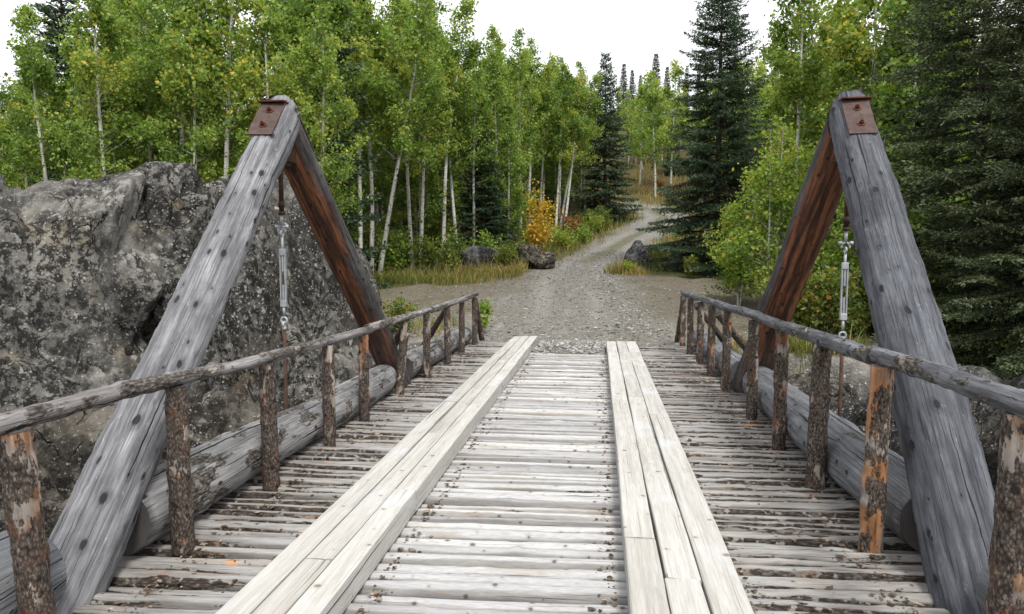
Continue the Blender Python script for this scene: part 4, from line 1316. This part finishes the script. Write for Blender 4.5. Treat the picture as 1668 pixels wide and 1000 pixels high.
spr(787, 31.5, S_mid[0], 'dark spruce behind the flat-topped boulder', 5.6, 8.0, w=1.5)
spr(984, 45.0, S_mid[1], 'pyramid-shaped dark spruce left of the road bend', 10.3, 8.0, w=1.05)
spr(1165, 28.0, S_big, 'tall blue-green spruce at the right of the road', 12.6, 12.0)
spr(1590, 14.5, S_near, 'massive olive-dark spruce filling the right edge behind the truss', 12.5, 12.5)
spr(1700, 13.0, S_near, 'dark spruce cut off by the right edge of the picture', 9.5, 12.5)
asp(1262, 17.5, A_young[0], 'bushy bright young aspen left of the right truss frame', 4.8, base=4.7)
asp(1205, 19.0, A_young[1], 'small bright aspen between the tall spruce and the bushy young aspen', 3.6, base=4.7)
asp(1290, 23.0, A_tall[1], 'tall airy aspen between the blue-green spruce and the right truss peak', 11.2)
asp(1410, 21.0, A_tall[2], 'aspen with a white upper trunk directly behind the right truss peak', 12)
asp(1345, 24.0, A_tall[0], 'leafy aspen just left of the right truss peak', 10.5)
asp(1470, 19.0, A_full[0], 'tall green aspen between the right truss peak and the massive spruce', 10.5, base=8)
asp(1385, 15.5, A_young[1], 'fresh green young aspen behind the right hanger rod', 4.4, base=4.7)
asp(1440, 16.5, A_young[0], 'young aspen glimpsed low between the right rod and near truss leg', 4.0, base=4.7)
asp(1065, 56.0, A_far[0], 'sunlit yellow-green aspen at the head of the road', 10, base=10)
asp(1090, 60.0, A_far[1], 'light green aspen right of the road head', 10.5, base=10)
asp(1040, 62.0, A_far[2], 'aspen with a thin pale trunk above the rusty bank', 9, base=10)
for px, Y, h, lab in ((1012, 108, 7.6, 'slim spire spruce on the skyline, leftmost of the trio'), (1026, 110, 6.8, 'slim spire spruce on the skyline, middle of the trio'),
                      (1039, 109, 5.9, 'short spire spruce on the skyline, rightmost of the trio'), (1063, 106, 9.0, 'tall lone spire spruce on the skyline above the road'),
                      (1081, 108, 7, 'small spire spruce on the skyline right of the tall lone one')):
    spr(px, Y, S_far[0], lab, h, 8.0, w=1.15)

# crowded forest, told apart only by place
ORD = ('first second third fourth fifth sixth seventh eighth ninth tenth eleventh twelfth thirteenth fourteenth fifteenth sixteenth seventeenth eighteenth '
       'nineteenth twentieth twenty-first twenty-second twenty-third twenty-fourth twenty-fifth twenty-sixth twenty-seventh twenty-eighth twenty-ninth thirtieth '
       'thirty-first thirty-second thirty-third thirty-fourth thirty-fifth thirty-sixth').split()
def number(items, fmt):           # items: (photo column, object); label by order from the left
    items = sorted(items, key=lambda t: t[0])
    for k, (px, o) in enumerate(items):
        w = 'leftmost' if k == 0 else 'rightmost' if k == len(items) - 1 else ORD[k] + ' from left,'
        o['label'] = fmt.format(w)

def fill(n_, x0, x1, y0, y1, kinds, hs, base, name, label, cat, group, w=1.0, seed=1, ok=None):
    r = random.Random(seed)
    done, tries, pts, items = 0, 0, [], []
    while done < n_ and tries < n_ * 30:
        tries += 1
        Y = r.uniform(y0, y1); px = r.uniform(x0, x1); x = PX(px, Y)
        if abs(x - float(road_x(Y))) < 3.2 + .03 * Y and Y < 66: continue
        if any((x - a) ** 2 + (Y - b) ** 2 < .8 for a, b in pts): continue
        if ok and not ok(px, x, Y): continue
        pts.append((x, Y))
        s = r.uniform(*hs) / base
        o = plant(name, r.choice(kinds), x, Y, label, cat, group, r.uniform(0, 6.28), s * w, s, (r.gauss(0, .03), r.gauss(0, .03)))
        items.append((px, o))
        done += 1
    number(items, label)

fill(20, -120, 560, 15.5, 24, A_tall + A_full[:2], (6.5, 9.2), 10.5, 'aspen_tree', '{} crowded green aspen in the front grove behind the big rock', 'tree', 'aspen grove behind the rock', seed=1, ok=lambda px, x, Y: px > 85)
fill(14, -150, 560, 24, 36, A_far, (8.5, 12), 10, 'aspen_tree', '{} aspen deep at the back of the grove behind the big rock', 'tree', 'back of the left aspen grove', seed=2, ok=lambda px, x, Y: px > 190)
fill(9, -100, 600, 19, 34, S_mid, (6, 12), 8, 'spruce_tree', '{} dark spruce showing through gaps in the left aspen grove', 'tree', 'spruces in the left grove', seed=3)
fill(22, 560, 830, 28.5, 42, A_tall + A_full, (8, 11), 10.5, 'aspen_tree', '{} aspen in the thicket between the left truss and the golden sapling', 'tree', 'aspen thicket left of the road', seed=4)
fill(22, 760, 965, 40, 54, A_tall + A_far + A_full, (9, 11.2), 10.5, 'aspen_tree', '{} aspen in the stand behind the golden sapling', 'tree', 'aspen stand left of the road bend', seed=5)
fill(8, 560, 960, 34, 56, S_mid, (5, 9.5), 8, 'spruce_tree', '{} dim spruce between the aspen stems left of the road', 'tree', 'spruces left of the road', seed=6)
fill(30, 500, 1000, 56, 78, A_far, (8, 10.5), 10, 'aspen_tree', '{} distant aspen on the wooded rise left of the road', 'tree', 'distant aspens on the rise', seed=7)
fill(26, 1050, 1340, 34, 80, A_far, (8, 11), 10, 'aspen_tree', '{} aspen in the wood behind the tall blue-green spruce', 'tree', 'aspens right of the road', seed=8)
fill(8, 1090, 1400, 48, 75, S_mid, (5, 7), 8, 'spruce_tree', '{} smaller spruce in the wood behind the tall blue-green spruce', 'tree', 'spruces right of the road', seed=9)
fill(22, 1270, 1600, 19, 40, A_full + A_far[:1], (7.5, 10), 9, 'aspen_tree', '{} aspen in the dense wood behind the right truss', 'tree', 'aspens behind the right truss', seed=10)
fill(14, 1470, 1900, 17, 36, S_mid, (7, 11.5), 8, 'spruce_tree', '{} dark spruce in the dense wood behind the right truss', 'tree', 'spruces behind the right truss', w=1.2, seed=11)
fill(12, 1090, 1330, 100, 114, S_far, (4, 7), 8, 'spruce_tree', '{} tiny spire spruce on the hill crest', 'tree', 'spire spruces on the crest', seed=12)
fill(22, 1000, 1140, 66, 96, A_far, (4.5, 7), 10, 'aspen_tree', '{} low aspen on the open hillside above the road', 'tree', 'low aspens on the hillside', seed=13)

# shrubs ------------------------------------------------------------
def shr(px, Y, kind, label, s=1.0, group=None, name='shrub', w=1.0):
    return px, plant(name, kind, PX(px, Y), Y, label, 'shrub' if name == 'shrub' else 'sapling', group, None, s * w, s, (0, 0), SHP)
shr(880, 31.0, B_gold, 'golden orange sapling glowing beside the road', 1.25, None, 'sapling')
shr(787, 14.1, B_sap, 'small green sapling at the end of the left railing', 1.0, None, 'sapling')
shr(822, 27.2, B_green[0], 'leafy green shrub between the flat-topped boulder and the brown pair', 1.15)
shr(735, 26.5, B_green[1], 'yellowing shrub in front of the aspen thicket, left of the flat-topped boulder', 1.4)
shr(700, 26.8, B_green[2], 'mottled shrub among the white aspen trunks', 1.3)
shr(930, 38.5, B_red, 'rust-red shrub at the foot of the leaning aspen trio', 1.4)
shr(950, 36.5, B_yg[0], 'yellow-green shrub on the grassy bank left of the road', 1.2)
shr(918, 34.0, B_yg[1], 'bright shrub right of the golden sapling', 1.5)
shr(985, 41.5, B_green[1], 'dark low shrub under the pyramid-shaped spruce', .9)
shr(640, 26.0, B_yg[0], 'sunny yellow-green shrub at the foot of the white aspen clump', 1.9)
shr(655, 13.6, B_green[0], 'green shrub behind the far left truss leg foot', .75)
shr(1025, 26.6, B_yg[1], 'low yellow tuft beside the pointed slate boulder', .55, w=1.5)
shr(1120, 25.5, B_green[2], 'small shrub below the tall blue-green spruce', .7)
shr(1655, 12.9, B_yg[0], 'yellow-green shrub low at the right edge', .9)
r_ = random.Random(4)
it = []
for k in range(26):
    Y = r_.uniform(26.5, 33); px = r_.uniform(560, 800)
    it.append(shr(px, Y, r_.choice(B_green + B_yg), 'undergrowth bush between the aspen trunks left of the boulders', r_.uniform(.9, 1.7), 'undergrowth left of the boulders'))
number(it, '{} undergrowth bush between the aspen trunks left of the boulders')
it = []
for k in range(34):
    Y = r_.uniform(33, 44); px = r_.uniform(540, 850)
    it.append(shr(px, Y, r_.choice(B_green + B_yg[:1]), 'tall bush deep in the thicket left of the road', r_.uniform(1.5, 2.6), 'tall bushes in the left thicket'))
number(it, '{} tall bush deep in the thicket left of the road')
it = []
for k in range(16):
    Y = r_.uniform(33, 46); px = r_.uniform(840, 975)
    if abs(PX(px, Y) - float(road_x(Y))) < 2.2: continue
    it.append(shr(px, Y, r_.choice(B_green + B_yg), 'undergrowth bush on the bank left of the road', r_.uniform(.7, 1.3), 'undergrowth on the left bank'))
number(it, '{} undergrowth bush on the bank left of the road')
it = []
for k in range(16):
    Y = r_.uniform(13.5, 18); px = r_.uniform(1300, 1680)
    it.append(shr(px, Y, r_.choice(B_green), 'undergrowth bush in the gully wood behind the right railing', r_.uniform(.7, 1.4), 'undergrowth right of the bridge'))
number(it, '{} undergrowth bush in the gully wood behind the right railing')
it = []
for k in range(14):
    Y = r_.uniform(14.5, 17.5); px = r_.uniform(-40, 330)
    it.append(shr(px, Y, r_.choice(B_green + B_yg), 'undergrowth bush peeping over the big rock', r_.uniform(1.6, 2.6), 'undergrowth behind the rock'))
number(it, '{} undergrowth bush peeping over the big rock')
it = []
for k in range(10):
    Y = r_.uniform(50, 62); px = r_.uniform(1010, 1110)
    if abs(PX(px, Y) - float(road_x(Y))) < 2 and Y < 54: continue
    it.append(shr(px, Y, B_red, 'rusty autumn bush on the bank at the road head', r_.uniform(.6, 1.1), 'rusty bushes at the road head'))
number(it, '{} rusty autumn bush on the bank at the road head')

# grass -------------------------------------------------------------
def grass(name, P, hts, rs, label, straw=.5):
    n_ = len(P)
    a = rs.uniform(0, 6.28, n_)
    ln = rs.normal(0, .33, (n_, 2))
    hts = hts * (.45 + 1.1 * (vnoise(np.stack([P[:, 0] * 1.7, P[:, 1] * 1.7, P[:, 0] * 0 + 3], -1)) * .5 + .5) ** 1.3)
    h_ = hts[:, None]
    w = (.004 + .006 * rs.uniform(0, 1, n_))[:, None] * np.clip(P[:, 1:2] / 16, 1, 2.4)
    s = np.stack([np.cos(a), np.sin(a), np.zeros(n_)], -1)
    mid = P + np.concatenate([ln * h_ * .35, h_ * .55], 1)
    tip = P + np.concatenate([ln * h_ * 1.0, h_ * (1 - .25 * np.abs(ln).sum(1, keepdims=True))], 1)
    V = np.stack([P - s * w, P + s * w, mid + s * w * .8, mid - s * w * .8, tip], 1).reshape(-1, 3)
    o5 = (np.arange(n_) * 5)[:, None]
    F = [tuple(f) for f in (np.array([0, 1, 2, 3])[None] + o5)] + [tuple(f) for f in (np.array([3, 2, 4])[None] + o5)]
    v = (straw - .05 + .24 * rs.normal(size=n_) + .34 * vnoise(np.stack([P[:, 0] * .8, P[:, 1] * .8, P[:, 0] * 0], -1))).clip(0, 1)
    o = link(name, mesh_np(name, V, F, M['grass'], True, v=np.repeat(v, 5)))
    return tag(o, label, 'grass', None, 'stuff')

rs = np.random.RandomState(9)
def band(n_, fx, y0, y1, sd_):
    y = rs.uniform(y0, y1, n_)
    x = np.array([fx(t) for t in y]) + rs.normal(0, sd_, n_)
    return np.stack([x, y, hgt(x, y) - .01], -1)
P1 = np.stack([rs.uniform(-11, -2.9, 12000), 0 * np.ones(12000), np.zeros(12000)], -1)
P1[:, 1] = np.interp(P1[:, 0], [-11, -6, -3, -2.5], [22.4, 23.2, 25.6, 26.8]) + np.abs(rs.normal(0, 1.5, 12000)) - .6 * np.abs(rs.normal(0, 1, 12000)) * (rs.uniform(0, 1, 12000) < .3)
P1[:, 2] = hgt(P1[:, 0], P1[:, 1]) - .01
grass('verge_grass', P1, rs.gamma(4, .075, len(P1)).clip(.08, .75), rs, 'tall straw-tinged grass along the left edge of the turning area', .5)
P2 = band(11000, lambda t: float(road_x(t)) - 3.2 - .01 * (t - 27), 28, 50, .8)
grass('bank_grass', P2, rs.gamma(4, .085, len(P2)).clip(.1, .8), rs, 'yellowing grass on the bank left of the climbing road', .45)
P3 = np.concatenate([band(2500, lambda t: float(road_x(t)) + 2.6, 27, 44, .5), np.stack([PX(1025, 26.8) + rs.normal(0, .38, 1500), 26.8 + rs.normal(0, .35, 1500), np.zeros(1500)], -1),
                     np.stack([rs.uniform(2.2, 4.6, 2200), rs.uniform(11.9, 13.4, 2200), np.zeros(2200)], -1), np.stack([rs.uniform(-6.5, -3.2, 1400), rs.uniform(13.2, 15.5, 1400), np.zeros(1400)], -1),
                     np.stack([rs.uniform(4.5, 12, 3500), rs.uniform(14, 19, 3500), np.zeros(3500)], -1)])
P3[:, 2] = hgt(P3[:, 0], P3[:, 1]) - .01
grass('scattered_grass', P3, rs.gamma(4, .06, len(P3)).clip(.06, .5), rs, 'thin olive grass tufts right of the road and around the bridge end', .5)
n_ = 5000
P4 = np.stack([PX(1050, 1) * 0 + rs.uniform(-2, 12, n_), rs.uniform(51, 75, n_), np.zeros(n_)], -1)
P4[:, 2] = hgt(P4[:, 0], P4[:, 1]) - .01
grass('hill_grass', P4, rs.gamma(4, .11, n_).clip(.1, .9), rs, 'rusty dry grass on the rise at the head of the road', .85)
